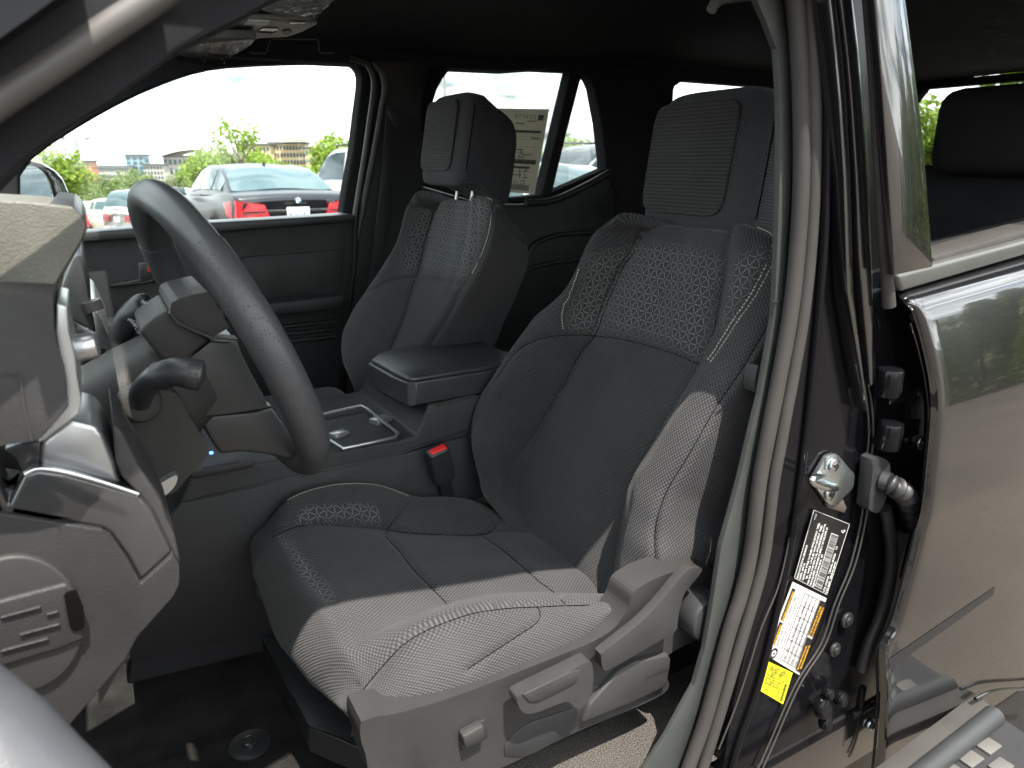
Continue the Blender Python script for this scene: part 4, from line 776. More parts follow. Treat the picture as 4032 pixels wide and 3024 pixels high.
def lines(o, at, ax, ay, rows, m):
    for s, u, v, h, wd in rows:
        t_ = text('printed_line', s, at(u, v, .0009), ax, ay, h, m, o, depth=.00005); bb = [Vector(c) for c in t_.bound_box]; 
        w = max((Vector(c)-Vector(at(u,v,.0009))).dot(Vector(ax).normalized()) for c in bb)
        if w > 1e-5:
            k = wd*np.linalg.norm(ax)/w; o0 = Vector(at(u,v,.0009)); a_ = Vector(ax).normalized()
            for vt in t_.data.vertices: d = (vt.co-o0).dot(a_); vt.co += a_*d*(k-1)
lines(o, at, ax, ay, [('05/26', .88, .10, .006, .09), ('MFD.BY:TOYOTA MOTOR CORPORATION', .02, .10, .0062, .50), ('GVWR:  6305 LB', .02, .17, .0062, .25), ('GAWR:FRT 3195LB COUPLED WITH 245/70R17  TIRES,', .03, .25, .0062, .86), ('RR.  3640LB  COUPLED WITH 245/70R17  TIRES.', .08, .33, .0062, .80),
   ('THIS VEHICLE CONFORMS TO ALL APPLICABLE FEDERAL MOTOR', .02, .41, .0062, .90), ('VEHICLE SAFETY STANDARDS IN EFFECT ON THE DATE OF', .02, .49, .0062, .88), ('MANUFACTURE SHOWN ABOVE.   MPV', .02, .57, .0062, .50), ('C/TR: 202/FA20   TZNA62L GKZSZA     177', .02, .90, .0062, .72), ('TYPE /ALDF   MADE IN JAPAN', .02, .98, .0062, .50), ('G', .86, .93, .013, .06)], M['white'])
# white tyre label
o, at, ax, ay = label('tyre_label', [(3015,2578),(3123,2292),(3255,2356),(3147,2658)], M['lawh'])
br_ = [lb(o,at,.17,.03,.47,.12,M['labk']), lb(o,at,.50,.03,.93,.12,M['labk']), lb(o,at,.03,.85,.47,.99,M['labk']), lb(o,at,.50,.85,.95,.99,M['labk'])]
for v in (.38,.50,.61,.72,.83): br_.append(lb(o,at,.05,v,.94,v+.008,M['labk']))
for u in (.05,.19,.33,.49,.64,.78,.94): br_.append(lb(o,at,u,.38,u+.004,.838,M['labk']))
joinm(br_, 'label_print')
lines(o, at, ax, ay, [('TIRE AND LOADING INFORMATION', .175, .11, .0075, .28), ('RENSEIGNEMENTS SUR LES PNEUS ET LE CHARGEMENT', .51, .11, .0075, .40), ("SEE OWNER'S MANUAL FOR", .05, .91, .0062, .35), ('ADDITIONAL INFORMATION', .08, .985, .0062, .35), ("VOIR LE MANUEL DE L'USAGER", .51, .91, .0062, .42), ('POUR PLUS DE RENSEIGNEMENTS', .51, .985, .0062, .42)], M['amber'])
lines(o, at, ax, ay, [('SEATING CAPACITY   TOTAL 5   FRONT 2   REAR 3', .18, .19, .005, .72), ('The combined weight of occupants and cargo should never exceed', .18, .26, .0045, .75), ('de occupants et du chargement ne doit jamais depasser 525 kg', .18, .33, .0045, .72), ('TIRE      SIZE    COLD TIRE PRESSURE   PNEU   DIMENSIONS', .07, .48, .005, .84),
   ('FRONT  245/70R17  230kPa,33PSI  AVANT  245/70R17  230kPa', .07, .59, .005, .85), ('REAR   245/70R17  230kPa,33PSI  ARRIERE 245/70R17  230kPa', .07, .70, .005, .85), ('SPARE  T175/90D18 420kPa,60PSI DE SECOURS T175/90D18 420', .07, .81, .005, .85), ('QG', .87, .985, .014, .09)], M['blackp'])
c = at(.07,.16,.0008); disc('tyre_symbol', c, (0,1,0), .0085, .0004, M['labk'], o, n=28, bev=0); disc('tyre_symbol_hub', c-V(0,.0003,0), (0,1,0), .0050, .0004, M['lawh'], o, n=24, bev=0); disc('tyre_symbol_hub', c-V(0,.0006,0), (0,1,0), .0022, .0004, M['labk'], o, n=6, bev=0)
# yellow caution label: upright text
o, at, ax, ay = label('caution_label', [(3019,2602),(3121,2650),(3083,2773),(2982,2713)], M['laye'])
lines(o, at, ax, ay, [('CAUTION: LOAD', .14, .13, .0075, .62), ('CARRYING CAPACITY', .10, .24, .0075, .78), ('REDUCED', .26, .34, .0075, .40), ('Modifications to this', .12, .44, .006, .70), ('vehicle have reduced', .12, .53, .006, .70), ('the original load', .12, .62, .006, .55), ('carrying capacity by', .12, .71, .006, .68), ('___14___ kg or ____ lbs', .14, .86, .006, .62)], M['blackp'])
bb = []; v = .40
while v < .96: bb.append(lb(o, at, .84, v, .93, v+.012, M['blackp'])); v += random.choice((.02,.026,.034))
joinm(bb, 'label_bars')
# grommets and bolts
for a, b, r in ((3335,2442,.013),(3287,2558,.012),(3430,2853,.011),(3628,1742,.011)):
    c = P(a, b, Y=.566); disc('grommet', c, (0,1,0), r, .006, M['rubberd'] if r > .0115 else M['zinc'], pf, bev=.002); disc('grommet_cap', c-V(0,.004,0), (0,1,0), r*.55, .004, M['rubberd'], pf, bev=.001)
# wiring boot
bt = slab('wiring_boot', cr(np.array([(3440,1812),(3462,1800),(3492,1812),(3505,1840),(3500,1900),(3488,1965),(3470,2005),(3452,2020),(3425,2008),(3422,1985),(3432,1900),(3440,1812)]), 50)[:-1], M['smooth'], suv, (0,.02,0), .005, Y=.545)
pts = cr(np.array([P(3490,1900,Y=.54), P(3520,1915,Y=.53), P(3556,1940,Y=.53), P(3582,1985,Y=.54), P(3592,2040,Y=.56), P(3596,2090,Y=.58)]), 140)
rr = [.0120+.0042*sin(i/140*2*pi*9) for i in range(140)]; tube('bellows', pts, rr, M['rubberd'], bt, n=18)
tube('boot_neck', [P(3470,1890,Y=.545), P(3500,1900,Y=.535)], .014, M['smooth'], bt, n=16)
tube('wiring_tube', [P(x,y,Y=.562) for x, y in [(3485,2000),(3500,2080),(3512,2180),(3500,2300),(3470,2420),(3420,2540),(3390,2640)]], .0095, M['rubberd'], suv, n=14, res=60)
# hinges
for hy in (1505, 1715):
    h = empty('door_hinge', parent=rdoor)
    disc('hinge_pin', P(3500,hy,Y=.545), (0,0,1), .017, .040, M['jamb'], h, bev=.004); box('hinge_leaf', P(3560,hy+(40 if hy<1600 else -20),Y=.555), (.07,.008,.026), M['jamb'], h, .003); disc('hinge_bolt', P(3463,hy+20,Y=.555), (0,1,0), .009, .014, M['jamb'], h, n=6, bev=.002); disc('hinge_bolt', P(3510,hy,Y=.548), (0,1,0), .009, .012, M['jamb'], h, n=6, bev=.002)
h = empty('door_hinge', parent=rdoor)
for a, b, r in ((3240,2785,.018),(3310,2750,.013),(3250,2845,.012),(3260,2730,.010)): disc('hinge_bolt', P(a, b, Y=.552), (.2,-1,.3), r, .016, M['jamb'], h, n=18, bev=.004)
box('hinge_leaf', P(3390,2750,Y=.560), (.012,.01,.05), M['jamb'], h, .003); box('hinge_leaf', P(3400,2790,Y=.558), (.06,.01,.012), M['jamb'], h, .003)
# sill beside the seat, running board, carpet strip, lower pillar
0 and vstrip('sill_trim', [(2480,3200),(2560,3070),(2640,2900)], [(2700,3200),(2720,3080),(2740,2950)], .60, .05, M['trimb'], bev=.004)
cp = patch('side_carpet', .2, 1.1, .585, .76, lambda x, y: .60, M['carpet'], suv, 30, 10)
M['carps'] = NT('speckled_carpet'); cs_ = M['carps']; f = cs_.ramp(cs_.noise(520, 2), .42, .58); cs_.l(cs_.mix(f, (.018,.017,.016), (.105,.095,.085)), cs_.p.inputs['Base Color']); cs_.p.inputs['Roughness'].default_value = 1; cs_.bump(cs_.noise(400,3), 1, .004); cp.data.materials[0] = cs_.m
rb = empty('running_board', parent=suv); ZB = .50
i0, i1 = P(3470,3024,Z=ZB), P(3829,2753,Z=ZB); dr_ = i1-i0
i0 = i0 - dr_*4.0; i1 = i1 + dr_*.02
prism('step_plate', [i0, i1, i1+V(-.02,-.17,0), V(i0[0],i1[1]-.17,ZB)], (0,0,-.02), M['plast'], rb, bev=.003)
tube('step_roll', [i0+V(0,-.045,.004), i1+V(-.02,-.045,.004)], .018, M['smooth'], rb, n=18)
prism('sill_strip', [i0+V(0,.0,.012), i1+V(0,.0,.012), i1+V(-.01,-.032,.012), i0+V(0,-.032,.012)], (0,0,-.01), M['rubber'], rb, bev=.002)
tr = []; M['padm'] = plastic('tread_pad', (.07,.068,.064), .6)
for k in range(26):
    for j in range(3): tr.append(box('t', (i1[0]-.10-.055*k-.028*(j % 2), i1[1]-.078-.033*j, ZB+.002), (.038,.024,.005), M['padm'], rb, .002))
joinm(tr, 'tread_pads')
wa = tube('wheel_arch_trim', [P(x,y,Y=.50) for x, y in [(3840,2752),(3900,2725),(3960,2715),(4040,2712),(4150,2712)]], .0035, M['paint'], suv, n=10, res=30)
prism('wheel_arch_liner', [P(x,y,Y=.55) for x, y in [(3830,2760),(3900,2725),(4300,2712),(4300,3100),(3900,2870)]], (0,.02,0), M['rubberd'], suv, bev=0)
rw = disc('rear_wheel', (2.55,.62,.39), (0,1,0), .39, .24, M['rubberd'], suv, n=48, bev=.04)
# floor-height lower body behind the running board
box('rocker_panel', (1.2,.60,.50), (3.6,.06,.16), M['paint'], suv, .02); box('hidden_side', (2.9,.58,1.0), (.8,.10,.75), M['paint'], suv, .02)
# ---------------------------------------------------------------- windscreen pillar above the dashboard, near the camera
def band(name, L, R, y, th, mat, par=suv, bev=.008): return vstrip(name, L, R, y, th, mat, par, bev, n=24)
ap = band('windscreen_pillar', [(-900,1290),(-500,1010),(-160,800),(0,700),(82,627),(202,538),(316,462),(443,386),(538,310),(601,266),(696,196),(823,127),(937,70),(1013,28),(1150,-50),(1500,-200),(1900,-330)], [(-900,1090),(-500,790),(-160,560),(0,455),(60,415),(120,372),(190,322),(260,272),(340,215),(420,158),(500,103),(580,50),(650,5),(760,-70),(860,-140),(1200,-330),(1600,-520)], .56, .06, M['roof'])
M['pseal'] = plastic('pillar_seal_rubber', (.06,.055,.052), .5, vary=.05)
tube('pillar_seal', [P(x,y,Y=.535) for x, y in [(-900,1040),(-500,745),(-150,500),(0,392),(110,320),(220,248),(330,174),(440,100),(540,35),(640,-35),(740,-100),(1100,-290),(1500,-430),(1900,-520),(2400,-560),(2800,-500),(3000,-350),(3100,-150)]], .0095, M['pseal'], suv, n=16, res=60)
band('pillar_channel', [(-900,990),(-160,430),(0,330),(120,250),(253,165),(380,82),(506,0),(640,-80)], [(-900,800),(-160,250),(0,135),(60,95),(120,55),(180,15),(240,-25),(340,-90)], .530, .03, M['roof'])
band('pillar_outer', [(-200,300),(0,150),(120,65),(209,0),(330,-85)], [(-200,-100),(-150,-150),(-100,-200),(0,-220),(100,-250)], .50, .03, M['jamb'])
# open driver door, seen only as the end of its armrest in the lower corner
dd = empty('driver_door', parent=suv)
ddp = [P(x, y, D=.40) for x, y in [(-1500,2750),(-1100,2640),(-700,2580)]] + [P(x, y, D=.36) for x, y in [(-300,2560),(-120,2580),(0,2665),(90,2740),(200,2860),(300,2960),(400,3080),(560,3300),(800,3700)]]
tube('door_armrest', [p+V(-.02,0,-.032) for p in ddp], .034, plastic('door_soft_trim', (.045,.048,.054), .4, grain=700, st=.2), dd, n=24, res=40)
box('door_panel', (-.36, -.10, .98), (.10, .90, .70), M['doorin'], dd, .03, Matrix.Rotation(radians(12), 3, 'Z'))
# visors, overhead console and their protective film
oc = prism('overhead_console', [P(x,y,Z=1.745) for x, y in [(780,143),(880,74),(1225,82),(1247,88),(1250,97),(1190,128),(1136,146),(1000,153),(870,151)]], (0,0,.012), plastic('overhead_plastic', (.10,.10,.095), .5), suv, bev=.004)
for q, m in (([(960,100),(980,82),(1065,84),(1055,98),(1040,101)], 'lawh'), ([(1010,128),(1035,112),(1090,112),(1100,122),(1070,133)], 'piano'), ([(1112,124),(1140,118),(1150,128),(1138,138),(1115,137)], 'blackp'), ([(900,140),(955,125),(965,140)], 'blackp'), ([(1130,96),(1145,88),(1208,90),(1190,97)], 'piano')):
    prism('console_lens' if m == 'lawh' else 'console_button', [P(x,y,Z=1.742) for x, y in q], (0,0,.003), M[m], oc, bev=.001)
v1 = prism('sun_visor', [P(x,y,Z=1.72) for x, y in [(560,262),(700,175),(780,153),(900,152),(1010,153),(995,178),(960,200),(850,255),(700,250)]], (0,0,.02), plastic('visor_cloth', (.07,.07,.065), .8), suv, bev=.006)
v2 = prism('sun_visor', [P(x,y,Z=1.70) for x, y in [(1000,30),(1090,-60),(1380,-60),(1345,-10),(1300,15),(1235,72),(1130,70),(1030,45)]], (0,0,.02), v1.data.materials[0], suv, bev=.006)
fm = NT('clear_wrinkled_film'); fm.p.inputs['Base Color'].default_value = (.8,.8,.78,1); fm.p.inputs['Roughness'].default_value = .06; fm.p.inputs['Alpha'].default_value = .22; fm.p.inputs['Coat Weight'].default_value = 1.0; fm.p.inputs['Specular IOR Level'].default_value = 1.0
fm.bump(fm.noise(38, 5, rough=.7), 1.0, .02)
def film(lab, px, z, amp):
    n = 26; a, b, c_, d_ = [np.array(q, float) for q in px]; G = []
    rs_ = np.random.RandomState(len(lab))
    for i in range(n):
        v = i/(n-1); row = []
        for j in range(n*2):
            u = j/(n*2-1); q = (a*(1-u)+b*u)*(1-v)+(d_*(1-u)+c_*u)*v
            w = amp*(.5*sin(u*31+v*9)+.4*sin(u*17-v*23+1)+.35*sin(u*60+v*14)+.5*rs_.rand())*(.25+v); row.append(P(q[0], q[1]+w*600*v*.5, Z=z-.004-abs(w)))
        G.append(row)
    o = gridobj('protective_film', np.array(G), fm.m, None, smooth=30); return tag(o, lab, 'plastic film')
film('crumpled clear film hanging from the passenger sun visor above the window', [(690,182),(1015,152),(880,250),(740,252)], 1.715, .010)
film('clear plastic film wrapped round the driver sun visor at the top edge', [(1060,-30),(1360,-40),(1245,72),(1010,32)], 1.695, .009)
tube('visor_outline', [P(x,y,Y=1.98) for x, y in [(1315,209),(1262,209),(1256,195),(1254,162),(1246,155),(1075,154),(1062,162),(1052,200),(1044,210),(1000,210),(985,203)]], .0016, M['trimg'], suv, n=6)
tube('grab_handle', [P(x,y,Y=.66) for x, y in [(2800,40),(2820,10),(2860,-8),(2960,-20)]], .006, M['trimg'], suv, n=10, res=24)
# passenger side door mirror
mi = empty('door_mirror', parent=suv); YM = 2.33
gridm = [(0,640),(62,632),(110,632),(165,645),(215,672),(250,710),(270,760),(285,815),(280,835),(60,870),(0,870)]

msh = [(60,645),(75,633),(110,630),(165,643),(215,672),(248,708),(268,755),(282,810),(280,850),(205,850),(207,800),(205,760),(192,712),(172,680),(140,656),(100,652),(66,664)]
slab('mirror_shell', msh, M['paint'], mi, (.0,.06,0), .006, Y=2.43)
slab('mirror_base', [(0,640),(60,640),(62,870),(0,870)], M['rubberd'], mi, (.0,.02,0), .004, Y=2.19)
mg = plastic('mirror_glass', (.92,.95,.95), .01, metal=1, vary=0)
mp_ = [P(x,y,Y=YM-.004) for x, y in cr(np.array([(64,668),(100,655),(140,658),(172,682),(190,715),(203,760),(205,800),(150,812),(70,805),(64,668)]), 40)[:-1]]
c0 = sum(mp_)/len(mp_); yaw = radians(5)
na = radians(131); NM = V(sin(na), cos(na), 0); mp_ = [PP(x, y, c0, NM) for x, y in cr(np.array([(64,668),(100,655),(140,658),(172,682),(190,715),(203,760),(205,800),(150,812),(70,805),(64,668)]), 40)[:-1]]
prism('mirror_glass', mp_, (0,.002,0), mg, mi, bev=0)

prism('windscreen', [V(-.62,.60,1.14), V(-.62,2.08,1.14), V(.02,2.0,1.74), V(.02,.68,1.74)], V(-.003,0,.003), M['glass'], suv, bev=0)
G = np.array([[V(x, y, 1.12-.10*((-.6-x)/1.2)**2-.05*abs((y-1.34)/.85)**4) for y in np.linspace(.50, 2.18, 16)] for x in np.linspace(-1.75, -.58, 14)]); gridobj('bonnet', G, M['paint'], suv)
box('front_wing', (-1.1, .50, .80), (1.2, .10, .56), M['paint'], suv, .04); box('front_wing', (-1.1, 2.18, .80), (1.2, .10, .56), M['paint'], suv, .04)
prism('windscreen_pillar', [V(-.66,2.08,1.10), V(-.56,2.08,1.10), V(.10,2.08,1.74), V(-.02,2.08,1.78)], (0,.08,0), M['roof'], suv, bev=.01)
# ---------------------------------------------------------------- ground
def gz(x, y):
    t = min(max((y-15)/22, 0), 1); return -1.55*t*t*(3-2*t) - .012*max(0, min(y, 300)-37)
xs_ = np.concatenate([-np.geomspace(900, 2, 40), np.linspace(-1.5, 3, 10), np.geomspace(4, 900, 40)]); ys_ = np.concatenate([-np.geomspace(600, 2, 30), np.linspace(-1, 40, 60), np.geomspace(42, 1500, 40)])
gm = NT('parking_lot_surface'); f = gm.ramp(gm.noise(1.1, 6), .35, .65); f2 = gm.ramp(gm.noise(34, 5, rough=.75), .38, .62)
gm.l(gm.mix(gm.m_('MULTIPLY', f2, .8), gm.mix(f, (.050,.040,.030), (.088,.071,.053)), (.05,.045,.04)), gm.p.inputs['Base Color']); gm.p.inputs['Roughness'].default_value = .9; gm.bump(gm.noise(120, 4), .6, .01)
struct(gridobj('ground', np.array([[V(x, y, gz(x, y)) for x in xs_] for y in ys_]), gm.m, None, smooth=60))
bkm = NT('paver_brick'); bt_ = bkm.n('ShaderNodeTexBrick'); bkm.l(bkm.obj(), bt_.inputs['Vector']); bt_.inputs['Scale'].default_value = 1; bt_.inputs['Brick Width'].default_value = .22; bt_.inputs['Row Height'].default_value = .11; bt_.inputs['Mortar Size'].default_value = .006
bt_.inputs['Color1'].default_value = (.40,.36,.31,1); bt_.inputs['Color2'].default_value = (.30,.265,.23,1); bt_.inputs['Mortar'].default_value = (.10,.09,.08,1); bkm.l(bt_.outputs['Color'], bkm.p.inputs['Base Color']); bkm.p.inputs['Roughness'].default_value = .85; bkm.bump(bkm.noise(90,4), .5, .004)
0 and struct(gridobj('pavement', np.array([[V(x, y, .006) for x in np.linspace(-3, 7, 12)] for y in np.linspace(-6, 2.6, 12)]), bkm.m, None))
# ---------------------------------------------------------------- other cars
M['wglass'] = plastic('car_window_glass', (.03,.045,.055), .04, spec=.3, coat=0, vary=0); M['wglassb'] = plastic('bluish_window_glass', (.06,.10,.115), .05, spec=.3, coat=0, vary=0)
M['tyre'] = M['rubberd']; M['alloy'] = plastic('wheel_alloy', (.4,.41,.42), .35, metal=.9); M['taill'] = plastic('tail_lamp_red', (.30,.006,.012), .2, coat=.3, vary=0); M['plate'] = plastic('number_plate', (.7,.72,.68), .5)
SED = dict(L=4.9, body=[(-2.45,.95,.78),(-2.38,1.04,.88),(-2.1,1.08,.91),(-1.6,1.07,.93),(-.6,1.0,.94),(.6,.97,.94),(1.3,.96,.92),(1.9,.88,.90),(2.3,.74,.82),(2.45,.58,.66)], cab=[(-1.85,1.06,1.07,.80,.74),(-1.35,1.04,1.30,.82,.66),(-.95,1.02,1.42,.83,.62),(-.3,1.0,1.46,.84,.62),(.25,.98,1.44,.84,.62),(.75,.97,1.28,.84,.66),(1.35,.96,.98,.82,.74)], H=1.46, wh=.335)
HAT = dict(L=4.45, body=[(-2.2,.92,.72),(-2.12,1.02,.84),(-1.9,1.06,.86),(-1.3,1.06,.87),(0,.98,.875),(1.1,.95,.86),(1.7,.84,.82),(2.1,.66,.72),(2.22,.5,.6)], cab=[(-2.08,1.04,1.06,.74,.70),(-1.6,1.04,1.28,.77,.62),(-.9,1.02,1.44,.78,.58),(-.1,1.0,1.49,.79,.57),(.35,.98,1.44,.79,.58),(.9,.96,1.2,.78,.64),(1.55,.94,.95,.76,.72)], H=1.49, wh=.32)
SUV = dict(L=4.8, body=[(-2.38,.98,.80),(-2.30,1.08,.92),(-1.9,1.10,.95),(0,1.06,.96),(1.1,1.06,.95),(1.8,1.0,.92),(2.25,.86,.84),(2.4,.66,.7)], cab=[(-2.32,1.08,1.12,.84,.82),(-2.1,1.08,1.62,.86,.74),(-1.7,1.08,1.74,.87,.72),(-.5,1.06,1.78,.88,.72),(.3,1.06,1.75,.88,.72),(.75,1.06,1.55,.87,.75),(1.25,1.06,1.08,.85,.80)], H=1.78, wh=.37)
def car(name, spec, pos, az, col, label, group=None, glass='wglass', rack=False):
    root = empty(name, (pos[0], pos[1], gz(pos[0], pos[1])), label, 'car', group, rz=pi/2-az)
    pm = plastic('car_paint_'+name, col, .3, coat=1, vary=0) if isinstance(col, tuple) else col
    R = []
    for x, zt, w in spec['body']:
        R.append([V(x,-w*.80,.24), V(x,-w*.97,.34), V(x,-w,.58), V(x,-w*.985,zt*.80), V(x,-w*.93,zt-.035), V(x,-w*.80,zt), V(x,0,zt+.025), V(x,w*.80,zt), V(x,w*.93,zt-.035), V(x,w*.985,zt*.80), V(x,w,.58), V(x,w*.97,.34), V(x,w*.80,.24)])
    G = crx(R, 60, 49)
    for xw in (-spec['L']*.30, spec['L']*.305):       # wheel arches pressed out of the flanks
        d = np.hypot(G[..., 0]-xw, G[..., 2]-.34); m = (d < .40) & (np.abs(G[..., 1]) > .55); G[..., 1] = np.where(m, G[..., 1]*(1-.10*np.clip((.40-d)/.05, 0, 1)), G[..., 1])
    o = gridobj('body', G, pm, root, smooth=30); bm = bmesh.new(); bm.from_mesh(o.data); bmesh.ops.holes_fill(bm, edges=[e for e in bm.edges if e.is_boundary]); bmesh.ops.recalc_face_normals(bm, faces=bm.faces); bm.to_mesh(o.data); bm.free()
    R = [[V(x,-wb,zb), V(x,-(wb*.25+wr*.75),zb+(zr-zb)*.88), V(x,-wr*.80,zr-.012), V(x,0,zr+.02), V(x,wr*.80,zr-.012), V(x,(wb*.25+wr*.75),zb+(zr-zb)*.88), V(x,wb,zb)] for x, zb, zr, wb, wr in spec['cab']]
    G = crx(R, 40, 37); nv, nu = G.shape[:2]; roofx = [c[0] for c in spec['cab']]; xr0, xr1 = roofx[2]-.02, roofx[-3]+.02
    gridobj('roof', G, pm, root, smooth=40)
    n = 0
    for s in (-1, 1):                                 # side windows proud of the cabin skin
        for xa, xb in ((roofx[1]-.1, (xr0+xr1)/2-.55), ((xr0+xr1)/2-.47, (xr0+xr1)/2+.33), ((xr0+xr1)/2+.41, roofx[-2]+.15)):
            pts = []
            js = (1.0, 5.4) if s < 0 else (nu-2.0, nu-6.4)
            for t in np.linspace(0, 1, 7):
                x = xa+(xb-xa)*t; col_ = [np.array([np.interp(x, G[:, int(j), 0], G[:, int(j), k]) for k in range(3)]) for j in js]; pts.append(col_)
            q = np.array([[c[0]+V(0,s*.012,.02), (c[0]+c[1])/2+V(0,s*.02,0), c[1]+V(0,s*.010,.0)] for c in pts]); gridobj('side_window', q, M[glass], root, smooth=60)
    for a, b in ((0, 2), (len(roofx)-1, len(roofx)-3)):
        ra, rb_ = np.array(R[a]), np.array(R[b]); g = []
        for t in np.linspace(.06, .93, 10):
            x = ra[0, 0]+(rb_[0, 0]-ra[0, 0])*t; row = []
            for j in np.linspace(nu*.17, nu*.83-1, 13):
                j0 = int(j); p = np.array([np.interp(x, G[:, j0, 0], G[:, j0, k]) for k in range(3)]); row.append(p+V(-.012 if a == 0 else .012, 0, .012))
            g.append(row)
        gridobj('rear_screen' if a == 0 else 'windscreen', np.array(g), M[glass], root, smooth=60)
    for sx in (-spec['L']*.30, spec['L']*.305):
        for s in (-1, 1):
            w = disc('wheel', (sx, s*.80, spec['wh']), (0, s, 0), spec['wh'], .24, M['tyre'], root, n=36, bev=.03); disc('rim', (sx, s*.915, spec['wh']), (0, s, 0), spec['wh']*.66, .03, M['alloy'], w, n=24, bev=.005); disc('rim_hub', (sx, s*.935, spec['wh']), (0, s, 0), .06, .02, M['tyre'], w, n=16, bev=.004)
    xe = spec['body'][0][0]; wz = spec['body'][1][2]
    for s in (-1, 1):
        q = [V(xe+.34, s*(wz+.035), .95), V(xe+.02, s*wz*.94, .99), V(xe-.035, s*wz*.52, .93), V(xe-.045, s*wz*.44, .74), V(xe-.01, s*wz*.97, .71), V(xe+.20, s*(wz+.045), .78)]
        prism('tail_lamp', q, (.06, 0, 0), M['taill'], root, bev=.01)
        prism('lamp_strip', [q[2]+V(-.004,0,-.09), q[2]+V(-.004,s*.30,-.09), q[2]+V(-.004+.02,s*.30,-.105), q[2]+V(-.004,0,-.105)], (.01,0,0), M['blackp'], root, bev=0)
        prism('headlamp', [V(-xe-.12, s*wz*.5, .66), V(-xe-.25, s*wz*.90, .70), V(-xe-.30, s*wz*.92, .60), V(-xe-.10, s*wz*.5, .58)], (-.05,0,0), M['alloy'], root, bev=.005)
        m_ = box('mirror', (.72, s*1.04, 1.02), (.12,.20,.14), pm, root, .03); box('mirror_glass', (.655, s*1.04, 1.02), (.01,.17,.11), M['wglassb'], m_, .003)
    box('number_plate', (xe-.035, 0, .80), (.02,.32,.17), M['plate'], root, .004); box('bumper', (xe+.01, 0, .45), (.16, wz*1.7, .22), pm, root, .05)
    if rack:
        for s in (-1, 1): tube('roof_rail', [V(-1.9,s*.62,spec['H']+.0), V(-1.7,s*.62,spec['H']+.05), V(.2,s*.62,spec['H']+.05), V(.4,s*.62,spec['H']+.0)], .018, M['blackp'], root, n=8, res=20)
    return root
c = P(1172, 830, D=10.1); az = radians(-3); f_ = V(sin(az), cos(az), 0)
bm_ = car('sedan', SED, c+f_*2.45, az, plastic('charcoal_paint', (.012,.014,.022), .3, spec=.35, coat=.1, vary=0), 'dark grey sedan seen from behind through the passenger window, red tail lamps lit by daylight', glass='wglassb')
bx = -2.51
rg = disc('roundel', (bx,0,.975), (1,0,0), .042, .012, M['chrome'], bm_, n=28, bev=.002)
rgm = bm_.matrix_basis
for k in range(4):
    q = [V(bx-.008,0,.975)] + [V(bx-.008, .030*cos(a), .975+.030*sin(a)) for a in np.linspace(k*pi/2, (k+1)*pi/2, 8)]
    prism('roundel_quarter', q, (.003,0,0), plastic('badge_blue', (.03,.18,.6), .4, vary=0) if k % 2 == 0 else M['white'], rg, bev=0)
text('plate_word', 'BCG2124', (bx+.008, .145, .765), (0,-1,0), (0,0,1), .085, plastic('plate_blue_print', (.02,.05,.2), .5, vary=0), bm_, depth=.002, squeeze=.72)
prism('plate_band', [V(bx+.009,.14,.755),V(bx+.009,-.14,.755),V(bx+.009,-.14,.725),V(bx+.009,.14,.725)], (.001,0,0), M['laye'], bm_, bev=0)
text('badge_word', '550i', (bx+.03, -.42, .93), (0,-1,0), (0,0,1), .07, M['chrome'], bm_, depth=.003)
prism('shark_fin', [V(-.98,0,1.43),V(-.80,0,1.44),V(-.98,0,1.50)], (0,.03,0), M['blackp'], bm_, bev=.006)
box('boot_bar', (bx+.05,0,.835), (.02,.9,.05), M['paint'], bm_, .01)  # black painted bar across the boot
def carpx(name, spec, px, py, zpt, D, azd, col, label, **k):
    c = P(px, py, D=D); car(name, spec, (c[0], c[1]), radians(azd), col, label, **k)
carpx('sport_utility', SUV, 1480, 700, 1, 14.5, -8, (.42,.43,.42), 'silver grey suv parked beyond the dark sedan, half hidden by the door frame', rack=True)
carpx('hatchback', HAT, 505, 850, 1, 25.5, 152, (.46,.45,.37), 'pale beige hatchback parked beside the red car with its tail to the left', glass='wglassb')
carpx('compact_car', HAT, 335, 850, 1, 27.5, -20, (.42,.02,.03), 'red car with an open door behind the mirror, next to the beige hatchback')
carpx('sport_utility', SUV, 700, 790, 1, 26.0, 60, (.42,.43,.42), 'white suv far behind the steering wheel rim', glass='wglassb')
carpx('sport_utility', SUV, 2350, 650, 1, 12.5, -95, (.10,.10,.115), 'dark grey suv seen through the rear quarter window', rack=True)
carpx('sedan', SED, 2110, 740, 1, 7.6, 175, (.50,.54,.56), 'pale blue grey car with sky in its windscreen just outside the rear window', glass='wglassb')
car('sedan', SED, (8.6, 3.35), radians(-100), (.60,.61,.62), 'white sedan parked behind, caught in the passenger door mirror')
